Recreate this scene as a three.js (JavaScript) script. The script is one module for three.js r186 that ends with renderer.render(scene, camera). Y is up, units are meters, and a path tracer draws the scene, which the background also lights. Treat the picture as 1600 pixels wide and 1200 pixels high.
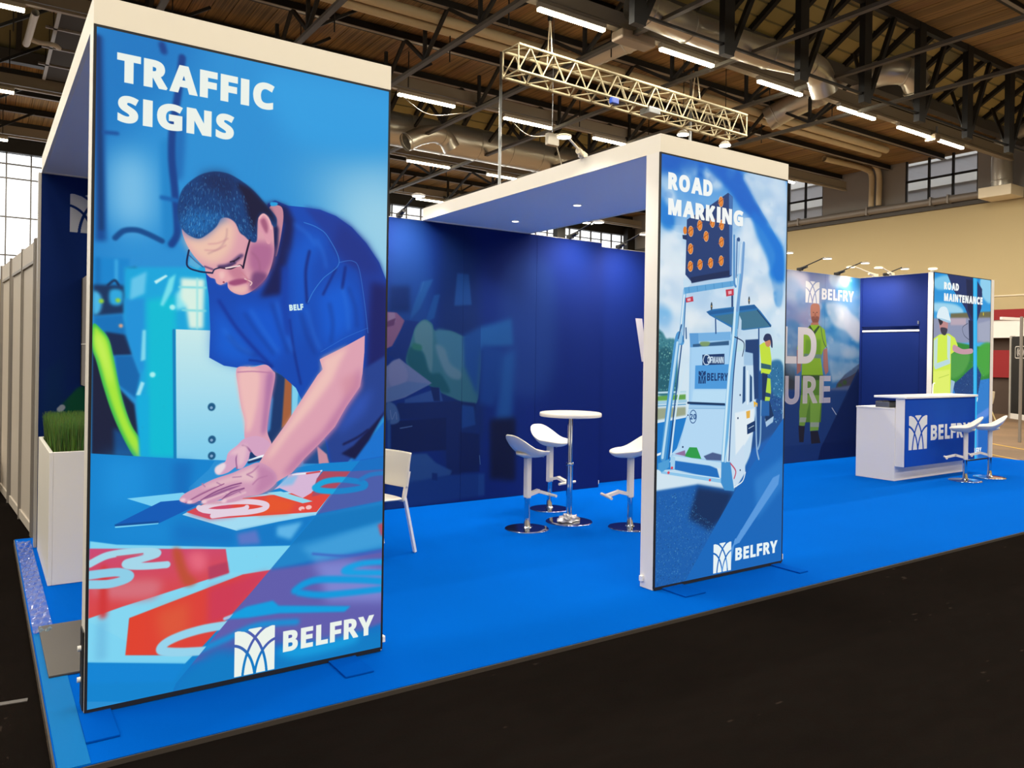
import * as THREE from 'three';
import { RoundedBoxGeometry } from 'three/addons/geometries/RoundedBoxGeometry.js';
import { mergeGeometries } from 'three/addons/utils/BufferGeometryUtils.js';
import { RectAreaLightUniformsLib } from 'three/addons/lights/RectAreaLightUniformsLib.js';

// ------------------------------------------------------------------ camera, sky, lights, exposure
const scene = new THREE.Scene();
const camera = new THREE.PerspectiveCamera(2 * Math.atan(600 / 1217) * 180 / Math.PI, 4 / 3, 0.05, 200);
{
  const yaw = 0.5996, pitch = -0.0019, roll = 0.0154;
  const f = new THREE.Vector3(Math.sin(yaw) * Math.cos(pitch), Math.sin(pitch), -Math.cos(yaw) * Math.cos(pitch));
  const r0 = new THREE.Vector3(Math.cos(yaw), 0, Math.sin(yaw)), u0 = new THREE.Vector3().crossVectors(r0, f);
  const r = r0.clone().multiplyScalar(Math.cos(roll)).addScaledVector(u0, Math.sin(roll));
  const u = u0.clone().multiplyScalar(Math.cos(roll)).addScaledVector(r0, -Math.sin(roll));
  camera.position.set(-0.3924, 1.6, 3.855);
  camera.quaternion.setFromRotationMatrix(new THREE.Matrix4().makeBasis(r, u, f.clone().negate()));
  camera.setViewOffset(1600, 1200, -1, 40, 1600, 1200);   // lens shift of the photograph
}
scene.add(camera);
const SKY = new THREE.Color().setRGB(2.1, 2.15, 2.2);       // bright overcast day outside the hall windows
scene.background = SKY;
const LAMP = { warm: new THREE.Color().setRGB(1, 0.92, 0.78), strip: 315, glow: 22, spot: 15, box: 0.97 };
const renderer = new THREE.WebGLRenderer({ antialias: true });
renderer.toneMapping = THREE.LinearToneMapping;
renderer.toneMappingExposure = 1;
renderer.shadowMap.enabled = true;
RectAreaLightUniformsLib.init();

// ------------------------------------------------------------------ helpers
let seed = 7;
const rnd = (a = 1, b) => { seed = (seed * 1664525 + 1013904223) >>> 0; const t = seed / 4294967296; return b === undefined ? t * a : a + t * (b - a); };
const V = (x, y, z) => new THREE.Vector3(x, y, z);
const names = new Map();
const numbered = (n) => { const k = names.get(n) ?? 0; names.set(n, k + 1); return k ? `${n}_${String(k).padStart(3, '0')}` : n; };
const hex = (c) => new THREE.Color(c);
const mat = (color, roughness = 0.7, o = {}) => new THREE.MeshPhysicalMaterial({ color: Array.isArray(color) ? new THREE.Color().setRGB(...color) : hex(color), roughness, ...o });
const shade = (m) => { m.castShadow = m.receiveShadow = true; return m; };
function thing(name, label, category, [x, y, z] = [0, 0, 0], turn = 0, group) {
  const o = new THREE.Group(); o.name = numbered(name); o.position.set(x, y, z); o.rotation.y = turn;
  o.userData = { label, category }; if (group) o.userData.group = group;
  scene.add(o); return o;
}
function struct(name) { const o = new THREE.Group(); o.name = numbered(name); o.userData = { kind: 'structure' }; scene.add(o); return o; }
function part(name, g, m, parent, label) {
  const o = shade(new THREE.Mesh(Array.isArray(g) ? merge(g) : g, m));
  o.name = name; if (label) o.userData.label = label; parent.add(o); return o;
}
const merge = (gs) => { const a = gs.map((g) => { const n = g.index ? g.toNonIndexed() : g; for (const k of Object.keys(n.attributes)) if (!['position', 'normal', 'uv'].includes(k)) n.deleteAttribute(k); return n; }); return a.length === 1 ? a[0] : mergeGeometries(a); };
function tag(o, label, category, group, kind) { o.userData = { label, category }; if (group) o.userData.group = group; if (kind) o.userData.kind = kind; return o; }
function solo(name, g, m, label, category, group) { const o = part(numbered(name), g, m, scene); return tag(o, label, category, group); }
function copy(root, [x, y, z], turn, label, group) {
  const r = root.clone(); r.name = numbered(root.name.replace(/_\d{3}$/, '')); r.position.set(x, y, z); r.rotation.y = turn;
  r.userData = { ...root.userData, label }; if (group) r.userData.group = group; scene.add(r); return r;
}
const box = (w, h, d, x = 0, y = 0, z = 0, r = 0) => (r ? new RoundedBoxGeometry(w, h, d, 2, r) : new THREE.BoxGeometry(w, h, d)).translate(x, y, z);
const span = (x0, x1, y0, y1, z0, z1, r = 0) => box(x1 - x0, y1 - y0, z1 - z0, (x0 + x1) / 2, (y0 + y1) / 2, (z0 + z1) / 2, r);
const cyl = (r, h, x = 0, y = 0, z = 0, r2 = r, n = 24) => new THREE.CylinderGeometry(r2, r, h, n).translate(x, y, z);
function bar(a, b, w, h = w, round = false) {                // straight member from a to b
  const d = b.clone().sub(a), L = d.length();
  const g = round ? new THREE.CylinderGeometry(w, w, L, 10).rotateX(Math.PI / 2) : new THREE.BoxGeometry(w, h, L);
  const up = Math.abs(d.y / L) > 0.99 ? V(1, 0, 0) : V(0, 1, 0);
  const z = d.clone().normalize(), x = new THREE.Vector3().crossVectors(up, z).normalize(), y = new THREE.Vector3().crossVectors(z, x);
  return g.applyMatrix4(new THREE.Matrix4().makeBasis(x, y, z)).translate((a.x + b.x) / 2, (a.y + b.y) / 2, (a.z + b.z) / 2);
}
const tube = (pts, r, n = 24, k = 10, closed = false) => new THREE.TubeGeometry(new THREE.CatmullRomCurve3(pts, closed, 'centripetal'), n, r, k, closed);
const lathe = (pts, n = 40) => new THREE.LatheGeometry(pts.map(([r, y]) => new THREE.Vector2(r, y)), n);
function areaLight(o, [x, y, z], w, h, color, intensity, look) {
  const l = new THREE.RectAreaLight(color, intensity, w, h); l.position.set(x, y, z); l.name = 'lamp_light'; o.add(l); l.lookAt(...look); return l;
}

// ------------------------------------------------------------------ textures
function canvasTex(w, h, draw, s = 1, srgb = true) {
  const cv = document.createElement('canvas'); cv.width = w; cv.height = h;
  const c = cv.getContext('2d'); c.scale(s, s); draw(c);
  const t = new THREE.CanvasTexture(cv); if (srgb) t.colorSpace = THREE.SRGBColorSpace; t.anisotropy = 8; return t;
}
function noiseTex(n, f, rx = 1, ry = 1, srgb = false) {
  const d = new Uint8Array(n * n * 4);
  for (let y = 0; y < n; y++) for (let x = 0; x < n; x++) { const v = f(x, y, n), i = (y * n + x) * 4; const a = Array.isArray(v) ? v : [v, v, v]; d[i] = a[0]; d[i + 1] = a[1]; d[i + 2] = a[2]; d[i + 3] = 255; }
  const t = new THREE.DataTexture(d, n, n); t.wrapS = t.wrapT = THREE.RepeatWrapping; t.magFilter = t.minFilter = THREE.LinearFilter; t.repeat.set(rx, ry); if (srgb) t.colorSpace = THREE.SRGBColorSpace; t.needsUpdate = true; return t;
}
const lattice = []; for (let i = 0; i < 4096; i++) lattice.push(rnd());
function vnoise(x, y, p) {                                    // tiling value noise, period p
  const xi = Math.floor(x), yi = Math.floor(y), fx = x - xi, fy = y - yi, sx = fx * fx * (3 - 2 * fx), sy = fy * fy * (3 - 2 * fy);
  const g = (a, b) => lattice[(((a % p) + p) % p) * 61 + (((b % p) + p) % p) * 7 & 4095];
  return (g(xi, yi) * (1 - sx) + g(xi + 1, yi) * sx) * (1 - sy) + (g(xi, yi + 1) * (1 - sx) + g(xi + 1, yi + 1) * sx) * sy;
}
function fbm(x, y, n, f) { let s = 0, a = 0.5; for (let o = 0; o < 4; o++) { s += a * vnoise(x / n * f, y / n * f, f); f *= 2; a /= 2; } return s / 0.94; }

// ------------------------------------------------------------------ print on the booth (flat printed graphics, all measured in centimetres)
const P2 = (s) => s.trim().split(/\s+/).map((q) => q.split(',').map(Number));
function trace(c, s, smooth, open) {
  const a = typeof s === 'string' ? P2(s) : s, n = a.length;
  if (!smooth) { a.forEach(([x, y], i) => (i ? c.lineTo(x, y) : c.moveTo(x, y))); if (!open) c.closePath(); return; }
  const at = (i) => (open ? a[Math.min(Math.max(i, 0), n - 1)] : a[(i + n) % n]);
  c.moveTo(...a[0]);
  for (let i = 0; i < (open ? n - 1 : n); i++) {
    const [p0, p1, p2, p3] = [at(i - 1), at(i), at(i + 1), at(i + 2)];
    c.bezierCurveTo(p1[0] + (p2[0] - p0[0]) / 6, p1[1] + (p2[1] - p0[1]) / 6, p2[0] - (p3[0] - p1[0]) / 6, p2[1] - (p3[1] - p1[1]) / 6, p2[0], p2[1]);
  }
  if (!open) c.closePath();
}
const EMBLEM = (() => {                                       // square of arches, cut by curved joints
  const cv = document.createElement('canvas'); cv.width = cv.height = 512; const c = cv.getContext('2d'); c.scale(512, 512);
  c.fillStyle = '#fff'; c.beginPath(); c.moveTo(0, 0.02); c.quadraticCurveTo(0.07, 0, 0.14, 0.02); c.quadraticCurveTo(0.27, 0.07, 0.36, 0.0); c.lineTo(0.64, 0); c.quadraticCurveTo(0.73, 0.07, 0.86, 0.02); c.quadraticCurveTo(0.93, 0, 1, 0.02); c.lineTo(1, 1); c.lineTo(0, 1); c.fill();
  c.globalCompositeOperation = 'destination-out'; c.lineWidth = 0.062; c.lineCap = 'butt';
  for (const k of [0, 1]) {
    const X = (x) => (k ? 1 - x : x);
    c.beginPath(); c.moveTo(X(0.16), -0.02); c.bezierCurveTo(X(0.5), 0.1, X(0.76), 0.46, X(0.8), 1.03); c.stroke();
    c.beginPath(); c.moveTo(X(-0.03), 0.31); c.bezierCurveTo(X(0.26), 0.36, X(0.46), 0.66, X(0.5), 1.03); c.stroke();
    c.beginPath(); c.moveTo(X(0.06), -0.05); c.lineTo(X(0.32), -0.05); c.lineTo(X(0.3), 0.035); c.closePath(); c.fill();
  }
  return cv;
})();
const tinted = new Map();
function emblem(color) {
  if (!tinted.has(color)) { const cv = document.createElement('canvas'); cv.width = cv.height = 512; const c = cv.getContext('2d'); c.drawImage(EMBLEM, 0, 0); c.globalCompositeOperation = 'source-in'; c.fillStyle = color; c.fillRect(0, 0, 512, 512); tinted.set(color, cv); }
  return tinted.get(color);
}
function printer(c, s) {
  const blurred = (b, f) => { if (b >= 0.25) c.filter = `blur(${(b * s * 0.6).toFixed(1)}px)`; f(); c.filter = 'none'; };
  return {
    c,
    p(fill, b, a, smooth, pts) { c.globalAlpha = a; c.fillStyle = fill; c.beginPath(); trace(c, pts, smooth); blurred(b, () => c.fill()); c.globalAlpha = 1; },
    l(col, w, b, a, pts) { c.globalAlpha = a; c.strokeStyle = col; c.lineWidth = w; c.lineCap = 'round'; c.lineJoin = 'round'; c.beginPath(); trace(c, pts, 1, true); blurred(b, () => c.stroke()); c.globalAlpha = 1; },
    e(col, x, y, rx, ry, b) { c.fillStyle = col; c.beginPath(); c.ellipse(x, y, rx, ry, 0, 0, 7); blurred(b, () => c.fill()); },
    t(text, col, x, base, cap, w, heavy) {                      // letters set one by one to a given cap height and width; I is a plain stroke
      c.save(); c.font = 'bold 100px sans-serif'; const gap = 11 + heavy * 71.4 / cap, at = []; let full = -gap;
      for (const ch of text) { const m = c.measureText(ch), k = ch === 'I' ? 17.5 : m.actualBoundingBoxRight + m.actualBoundingBoxLeft; full += gap; if (ch === 'Y') full -= 6; at.push([ch, full + (ch === 'I' ? 0 : m.actualBoundingBoxLeft)]); full += k -  ({ T: 3, L: 4, F: 2, R: 5, A: 5 }[ch] ?? 0); }
      const sx = (w - heavy) / full, sy = (cap - heavy) / 71.4; c.translate(x + heavy / 2, base - heavy / 2); c.scale(sx, sy);
      c.fillStyle = c.strokeStyle = col; c.lineJoin = 'miter'; c.miterLimit = 2; c.lineWidth = heavy / ((sx + sy) / 2);
      for (const [ch, px] of at) if (ch === 'I') { c.beginPath(); c.rect(px, -71.4, 17.5, 71.4); c.fill(); if (heavy) c.stroke(); } else { c.fillText(ch, px, 0); if (heavy) c.strokeText(ch, px, 0); }
      c.restore();
    },
    m(col, x, y, w, h) { c.drawImage(emblem(col), x, y, w, h); },
  };
}
function speckle(c, path, cols, n, r) {
  const a = P2(path), xs = a.map((q) => q[0]), ys = a.map((q) => q[1]), x0 = Math.min(...xs), x1 = Math.max(...xs), y0 = Math.min(...ys), y1 = Math.max(...ys);
  c.save(); c.beginPath(); trace(c, a, 0); c.clip();
  for (let i = 0; i < n; i++) { c.globalAlpha = rnd(0.3, 0.9); c.fillStyle = cols[Math.floor(rnd(cols.length))]; c.beginPath(); c.ellipse(rnd(x0, x1), rnd(y0, y1), r * rnd(0.3, 1), r * rnd(0.3, 1), 0, 0, 7); c.fill(); }
  c.restore();
}
function hairStrokes(c, path) {
  const a = P2(path), xs = a.map((q) => q[0]), ys = a.map((q) => q[1]), x0 = Math.min(...xs), x1 = Math.max(...xs), y0 = Math.min(...ys), y1 = Math.max(...ys);
  c.save(); c.beginPath(); trace(c, a, 1); c.clip(); c.lineCap = 'round';
  for (let i = 0; i < 2400; i++) {
    const x = rnd(x0, x1), y = rnd(y0, y1), u = (x - x0) / (x1 - x0), v = (y - y0) / (y1 - y0), lit = rnd() < 0.25 + 0.75 * v + 0.35 * (1 - u) - 0.3;
    c.globalAlpha = rnd(0.2, 0.6); c.strokeStyle = lit && rnd() < 0.55 ? ['#4fa8e6', '#2f86cf', '#7cc4f0'][Math.floor(rnd(3))] : ['#0a2450', '#123a78', '#0f2c60'][Math.floor(rnd(3))];
    c.lineWidth = rnd(0.12, 0.28); const t = 1.1 + u * 1.2 + rnd(-0.4, 0.4), L = rnd(0.6, 1.5); c.beginPath(); c.moveTo(x, y); c.lineTo(x + Math.cos(t) * L * -0.6, y + Math.sin(t) * L); c.stroke();
  }
  c.restore();
}
function clouds(c, path, cols, n, r, px) {                    // soft puffs inside an outline
  const a = P2(path), xs = a.map((q) => q[0]), ys = a.map((q) => q[1]), x0 = Math.min(...xs), x1 = Math.max(...xs), y0 = Math.min(...ys), y1 = Math.max(...ys);
  c.save(); c.beginPath(); trace(c, a, 1); c.clip();
  for (let i = 0; i < n; i++) { const k = rnd(0.15, 1) ** 1.5; c.globalAlpha = rnd(0.08, 0.3); c.fillStyle = cols[Math.floor(rnd(cols.length))]; c.filter = `blur(${(r * k * px * 0.18).toFixed(1)}px)`; c.beginPath(); c.ellipse(rnd(x0, x1), rnd(y0, y1), r * k, r * k * rnd(0.4, 0.8), rnd(-0.4, 0.4), 0, 7); c.fill(); }
  c.filter = 'none'; c.restore();
}
function ring(c, col, x, y, rx, ry, w) { c.strokeStyle = col; c.lineWidth = w; c.beginPath(); c.ellipse(x, y, rx, ry, 0, 0, 7); c.stroke(); }
const drawTrafficSigns = ({ p, l, e, t, m, c }) => {
  c.fillStyle = '#2790d6'; c.fillRect(0, 0, 142, 303);
  p('#1478c4',12,1,1,'-4.1,-3.4 40.4,-9.1 40.7,11.7 14.1,43.3 2.2,107.2 -2.7,110.3');
  p('#7fc3ea',10,1,1,'7.5,57.7 22.1,55.4 25.1,74.4 22.5,86.3 8.7,85.9');
  p('#8fcae8',22,0.9,1,'93.2,58.2 123.9,40.6 153.9,39.4 159.3,130.5 136.2,117.5 117.4,75');
  p('#a2d6ea',16,0.8,1,'110.3,69.1 138.9,55.4 154.3,63.9 155.1,113 135.9,103.8');
  p('#2f9ee2',9,1,1,'76.3,3.9 145.6,2.5 146,31.9 96.2,38.4 79.8,25.3');
  p('#0a4a94',1.6,1,0,'0.1,4.9 3.6,4.9 6.1,94.6 1.9,95');
  p('#06376f',1,1,0,'0.9,4.6 2.6,5.2 5,90 3.2,90.2');
  l('#1a86cc',6,2,1,'30.6,48.2 32.1,93.1');
  l('#0a57a6',5,2,0.6,'35.9,35.5 35.6,49.4 34.9,61.3');
  l('#0b3f8c',3.2,0.8,1,'36.4,6.8 34.8,23.9 32.7,40 32.5,53.8 33.9,67.4 35.2,82 35.3,88.9 33,93.5');
  l('#0b3f8c',3,1,1,'27.7,2.9 28.5,5.7');
  l('#0d4f9c',1.6,0.8,1,'4.8,46.9 9.9,46.5');
  l('#0b62b0',2,0.8,1,'28.6,72.5 35,73.1');
  l('#0a4a8c',2.4,0.6,1,'9.6,92.9 13,89.4 18.2,88.5 22.6,89.7 28.9,92.4');
  p('#1186d0',1,1,0,'1,102.2 15.5,101.7 14.9,110.6 14.3,115.1 1.2,115.9');
  l('#0d74bd',2,1,1,'3,102.8 3.1,113.6');
  l('#39a7e4',1.4,0.8,1,'10.2,102.9 10.3,111.7');
  p('#14335e',1,1,0,'1.2,114.1 13.6,113.7 14.5,121 14.1,126.2 1.7,127.9');
  p('#14335e',1,1,0,'14.2,106.3 18.2,105.2 18.9,106.6 14.9,108.4');
  p('#49b6e6',1,1,1,'1.2,117.4 3.8,118 4.8,121.5 3.9,126 1.5,126.8');
  p('#2ba8e0',1,1,1,'8,116.2 12.7,116.3 12.4,122.2 8.1,122.1');
  e('#96cf3c',11.1,120.5,1,1,0.6);
  e('#96cf3c',4.5,121.2,1,1,0.6);
  l('#0f2c55',1,0.5,1,'7,114.1 9.6,111.7 11.3,113.8');
  p('#0d72bb',1,1,0,'1.7,128.2 13.1,126.6 16.3,135.8 8,137.5 1.7,131.1');
  p('#162a52',0.8,1,0,'6,134.6 14.9,135.8 17.2,144.7 9.4,145.2');
  e('#e0a58a',12.4,131.8,0.9,0.9,0.6);
  p('#0f66ad',0.8,1,0,'10.1,145.1 17.4,145 20.6,153.6 19.7,164.8 11.5,158');
  p('#191f3c',0.6,1,0,'1.3,139.8 4.2,147.8 11.1,172.7 19.4,190.9 1.5,188.8');
  p('#182544',0.8,1,0,'11.9,159.5 18.4,167 20.2,180.5 21.3,185 16.5,177.4');
  p('#134a86',1.5,1,0,'10.1,177.1 15.2,181 20,190.2 10.6,189.7');
  p('#39b84f',0.3,1,1,'1.4,131.5 4.8,133.8 7.7,137.9 9.5,145.2 11.7,156.5 14.1,166.9 17.5,176.7 21.4,183.5 23.6,191 18.9,190.9 13.6,181.1 9.3,170.5 5.9,159.4 2.9,147.8 1.3,142');
  p('#a8e83c',1.2,1,1,'1.8,132.7 4.4,134.7 7.1,138.6 8.7,145.5 10.9,156.5 13.3,166.9 16.7,176.6 20.5,183.9 22.5,190.6 20,190.7 14.8,181 10.6,170.4 7.2,159.5 4.2,147.8 1.9,141.3');
  p('#c9f25a',2,1,1,'2.3,136.2 4.7,137.6 7.1,144.8 8.8,153.6 8.6,158 6.2,150.7 3.5,142.7');
  p('#14a6dd',1,1,0,'13.5,105.6 48.4,102.9 50.1,120.7 50.3,134.8 36.5,191.9 21.1,191 20.6,180.5 19,163.3 20.9,153.6 13.8,128.5');
  p('#1c93da',1.2,1,0,'13.4,119.6 22.2,119.1 22.4,150.6 20.6,153.6 14.3,135.8');
  p('#05bdd6',2,1,0,'22.9,119.8 35.1,116.9 36.3,191.9 24.2,191.2');
  p('#0aaede',1,1,0,'19.3,163.3 24.1,162.6 24.5,191.2 21.1,191');
  p('#bff0f5',0.4,1,0,'25.7,111 30.7,107.7 31.6,108.3 26.6,112.3');
  p('#74e0ee',0.8,1,0,'32.1,109.4 35,107 33.6,114.7 29.8,122.3 28.4,121.8');
  p('#7fd9f0',0.6,1,0,'21.2,133.4 22.7,133.3 22.7,146.8 20.7,147.6');
  p('#9fe3f5',0.5,1,0,'20.9,156.6 22.5,157.3 20.7,162.9 18.9,162.9');
  p('#63c6ec',1,1,0,'16.3,110.5 22.7,106.7 21.9,116.9 15.7,120.2');
  p('#8fe6f0',1.5,1,0,'35.1,116.1 39.3,112 40.9,122 35.2,123.8');
  e('#a8f0f2',33.7,122.5,1.3,1.3,0.5);
  e('#a8f0f2',25.7,153.6,1.3,1.3,0.5);
  p('#d9f2e6',1.3,1,0,'37.1,108.7 47.7,108.5 47.5,131.9 41.1,132.1 39.5,121.3 37.3,118.3');
  l('#7fdbe2',0.9,0.5,1,'36.5,113 48.2,112.6');
  l('#7fdbe2',0.9,0.5,1,'38.1,123.6 48.3,123.5');
  l('#9fe4e4',0.8,0.5,1,'44.4,108.6 44.7,131.9');
  const g1 = c.createLinearGradient(0, 120, 0, 215); g1.addColorStop(0, '#d9f1ea'); g1.addColorStop(.45, '#a8def0'); g1.addColorStop(1, '#62c2ee');
  p(g1,.2,1,0,'35.3,132.6 69.2,132.7 70.1,196 36.3,192.3');
  l('#0a7fbd',1.3,0.3,1,'34.5,133.1 35.8,192.3');
  e('#1c5a86',51.7,168.9,1.75,1.9,0.3);
  e('#1c5a86',52.1,184.4,1.75,1.9,0.3);
  e('#1c5a86',52.1,192.1,1.75,1.9,0.3);
  e('#7fa6cc',51.6,169.3,0.7,0.7,0.2);
  e('#7fa6cc',51.9,184.7,0.7,0.7,0.2);
  e('#7fa6cc',52.0,192.2,0.7,0.7,0.2);
  p('#17376c',0.8,1,0,'77,149.5 87.1,154.5 87.8,179.8 82.6,194.6 68.6,194.8 71.3,188.3 79.6,180.9 80.8,165.9');
  p('#a5603c',0.5,1,0,'86.7,154.9 90.2,157.1 90.2,176.2 85.3,181.1');
  p('#7fd0ee',0.4,1,0,'90.4,157.8 93.7,160.7 92.9,174.2 90.4,177');
  p('#16386e',0.5,1,0,'84.6,181.1 91.1,176.3 86.8,182.6 81.2,191.7');
  p('#1b4a8c',0.4,1,0,'97.3,193.3 108.6,186.5 111.1,199.7 96.6,198.7');
  p('#c98fa0',0.4,1,0,'103.7,190 109.1,194.7 110.5,199.7 104.9,199.4');
  p('#1672cf',0.5,1,0,'142.5,177.2 130.2,190.6 121.4,200 142.9,200.6');
  p('#0f48b2',0.15,1,0,'76.9,69.3 80.4,67.3 86.9,69.1 95,68.9 103.4,69.1 112.1,71.4 120.9,76.3 129.2,83.9 136.7,93.4 142.5,105.9 145.4,179.5 142.4,172.5 131.8,187.6 119.8,200 111.1,199.5 107.8,186.5 95.8,167.3 92.3,160.3 84.9,153.8 77,149.2 76.1,148.4 64.6,150.4 57.1,149.3 50.3,145.5 50.6,131.5 49.7,116.4 48.1,105.5 55,104.7 69.8,88');
  p('#1a3a9a',2,1,0,'95,68.9 103.4,69.1 112.1,71.4 120.9,76.3 129.2,83.9 136.7,93.4 142.5,105.9 143.7,176 129.7,175.6 130.9,131.4 124.9,97.8 115,94.4 107,81.9');
  p('#171f66',3,1,0,'132.2,104 142.5,105.9 143.5,167.3 130.1,167.1 130.9,131.4');
  p('#1c2f86',4,0.8,0,'114.7,72.8 129.2,83.9 138.6,98.4 128.5,100.9 119.5,94.8 110.6,86.5');
  p('#24418f',1.2,1,0,'128.3,150.8 141.9,142.9 142.4,171.7 131.8,187.6 120.6,199.5 111.1,198.9 108.6,186.5 115.5,177.8 126.4,160.7');
  p('#2f55b8',4,0.8,0,'123.3,166.7 134.6,160.8 129.9,173.7 117.2,183.9 114,182.3');
  p('#121845',0.8,1,0,'142.4,172.1 132.6,188.4 124.6,198.3 116.9,194.8 123.7,191 135,180');
  l('#141c50',1.2,0.6,1,'118.1,190 126,186.6 131.7,183');
  p('#131b55',2,1,0,'75.7,69.7 80.4,67.9 86.9,69.5 90.2,76.3 89.2,90.1 86.1,100.8 84.3,113.6 73.7,115.8 77.8,106.1 81.6,94.7 84.6,78.6');
  p('#0f58ca',5,1,0,'89.2,92.5 96.9,80.5 107.1,84.3 98.8,97.3 97.5,119.4 92.9,142.2 90.9,118.1');
  p('#0e5bd2',6,1,0,'102.4,112.6 116.1,103.5 123.3,111.4 122.7,128.2 107.1,140.3');
  p('#0f5cd0',5,1,0,'52.3,120.1 62.8,131.1 72.9,145.6 64.6,148.8 52.6,144.4');
  p('#0c55cc',5,1,0,'61.1,119.6 84.4,120 87.9,138.3 80,148.7 68.9,133.2');
  l('#0a2a80',1.4,0.8,1,'98.3,90.9 96.5,101.6 97.4,116.9');
  l('#0b2c86',1.6,0.8,1,'117.7,97.5 116.1,108.5');
  l('#0b2c86',1.2,0.8,1,'112.5,98.7 105.8,112.4');
  l('#0b349a',1.6,1,1,'54.4,118.4 62.8,131.1 72.9,142.5 80.1,149.5');
  l('#0a2f8c',1.2,0.8,1,'88.5,126.2 91.2,142.2 94.8,158.3');
  l('#0a3194',1,0.5,1,'69.1,146.5 74.5,147.2 80.1,149.5');
  l('#0a3590',1.6,1.6,0.6,'79.6,118.7 83.8,131.2 88,142.3');
  l('#0a3590',1.6,1.6,0.6,'66.5,124 72.8,133.1 80.8,143.2');
  l('#0a3590',1.6,1.6,0.6,'94.2,122.8 97.7,134 102,142.9');
  l('#0a3590',1.6,1.6,0.6,'119.7,108.2 123.4,118.1 124.5,128.2');
  l('#0a3590',1.6,1.6,0.6,'109.3,117.1 111.2,127 110.5,136.9');
  l('#0a3590',1.6,1.6,0.6,'59.1,135.1 64.5,141.1 72.1,144.1');
  l('#2f74e0',1.4,1.6,0.5,'82,117.7 86.2,130.3 90,141.4');
  l('#2f74e0',1.4,1.6,0.5,'69.5,122.3 75.9,132.2 83.1,142.3');
  l('#2f74e0',1.4,1.6,0.5,'97.5,121 101,132.3 104.5,140.4');
  l('#2f74e0',1.4,1.6,0.5,'116.1,108.5 118.9,118.3 120,130');
  l('#2f74e0',1.4,1.6,0.5,'102,84.8 105.5,91.1 107.3,98.3');
  l('#2f74e0',1.4,1.6,0.5,'56.8,132.1 62.2,138.8 69.8,143.3');
  l('#2f74e0',1.4,1.6,0.5,'90.3,77.9 96.9,82.1 101.2,87.4');
  l('#0d3ea8',3,2,1,'85.7,100.8 86,118.3 87.8,132.7');
  l('#3c86dc',0.4,0.1,0.8,'95.2,76.6 101.9,78.3 107.9,82.6 114.2,95.3 105.7,104.2 100.7,111.1 97.9,116.9');
  l('#3c7cd8',0.35,0.1,0.7,'114.2,95.3 121.2,93.9 125.3,97.8 128.8,116.1 130.9,131.4');
  l('#3c7cd8',0.3,0.1,0.6,'105,142 118.3,134.2 130.8,128.8');
  c.save(); c.translate(88.5,121.6); c.rotate(-.12); t('BELF','#d5f0f2',0,0,3.0,7.2,.25); c.restore();
  p('#dca0b6',0.15,1,1,'63.2,150.5 64,160.1 65.5,169.2 67.3,176.2 67.4,184.6 71.3,190.4 78.3,192.2 80.4,188.1 78.2,180.8 79.7,167.3 81.7,154.5 80.6,151.7 77,148.7 70.7,149.9');
  p('#efbdbb',1.6,1,1,'64.2,151.7 73.5,151.7 73.7,163.7 71.1,177.7 68.4,181.8 67.3,175.5 65.1,165');
  p('#b477a6',1.6,1,1,'77.7,153.1 81.3,153.8 79.4,167.3 77.8,180.8 75.4,182.1 76.5,167.3');
  l('#b878a0',0.5,0.3,1,'63.5,152.4 70.7,152 79.9,152.7');
  p('#d6a4c4',0.15,1,1,'67.4,184.6 63.7,187.9 59.7,191.2 58.4,195.2 54.5,197.7 53.7,199.7 55.8,201.4 59.8,200.5 63.2,198.3 64.5,199.2 66.9,198.6 69.3,194.9 70.3,191.1 73.1,193.5 77.6,193.2 80,188 74,183.8');
  p('#eadbe4',0.6,1,1,'54.1,197.7 57.8,195.9 58.4,198 55.8,201.1 54,200.3');
  l('#9a6494',0.7,0.2,1,'63.9,199.1 63.4,194.2 64.4,190.7');
  l('#8f5a8c',0.8,0.3,1,'70.3,191.1 68.5,188.9 66.4,188');
  p('#e6bccb',1.2,1,1,'60.4,191.9 64.4,188.6 68.5,188.2 67.2,195.8 64.5,197.7 64.1,192.8');
  l('#f2fbff',1.2,0.2,1,'70,195.6 75.5,193.8 77.6,193.6');
  l('#12386e',1.2,0.3,1,'69.6,196.3 75.5,194.9');
  p('#dfa3b4',0.15,1,0,'104.6,145.7 116.6,139.7 129.1,132.9 129,141.6 128.1,153.1 126.8,159.9 119.3,170.4 113.2,180.7 104.8,189.3 97.3,196.2 90.8,203.1 82.8,207.2 78.5,205 74.2,197.3 78.3,190.8 87.5,178.3 95.4,166.2 103.5,153.8 106.3,150.9 104.7,146.4');
  p('#f0c2bc',2.2,1,0,'105.9,145.7 120.2,138.8 115.8,146.3 111.2,156.8 100,171.4 89.7,182.7 81.2,193.8 77.7,196.4 79.7,191.6 88.9,178.4 96.9,166.2 106.5,151.6');
  p('#bf7ba4',2.6,1,0,'126.6,149.3 126.8,159.9 119.3,170.4 113.2,180.7 104.8,189.3 97.3,196.2 90.8,203.1 85.7,204.1 92.8,194.5 106.2,183.4 116.9,168.1');
  p('#d28fa0',3,0.7,0,'115.9,156.1 124.7,152.3 125.6,159.9 118.5,166.6');
  p('#d39cba',0.15,1,1,'74.9,196.8 68.6,198.3 61.8,201 53.2,203.3 46.8,206.2 40.4,209 38,211.5 39.1,212.9 41.4,213.7 44.3,214 47.5,212.9 48.9,214.6 53.4,214.3 57.2,213.1 58.7,215 64.1,214.7 68.8,213 74.4,212.5 80,210.2 83.5,206.1 81.3,201');
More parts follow.
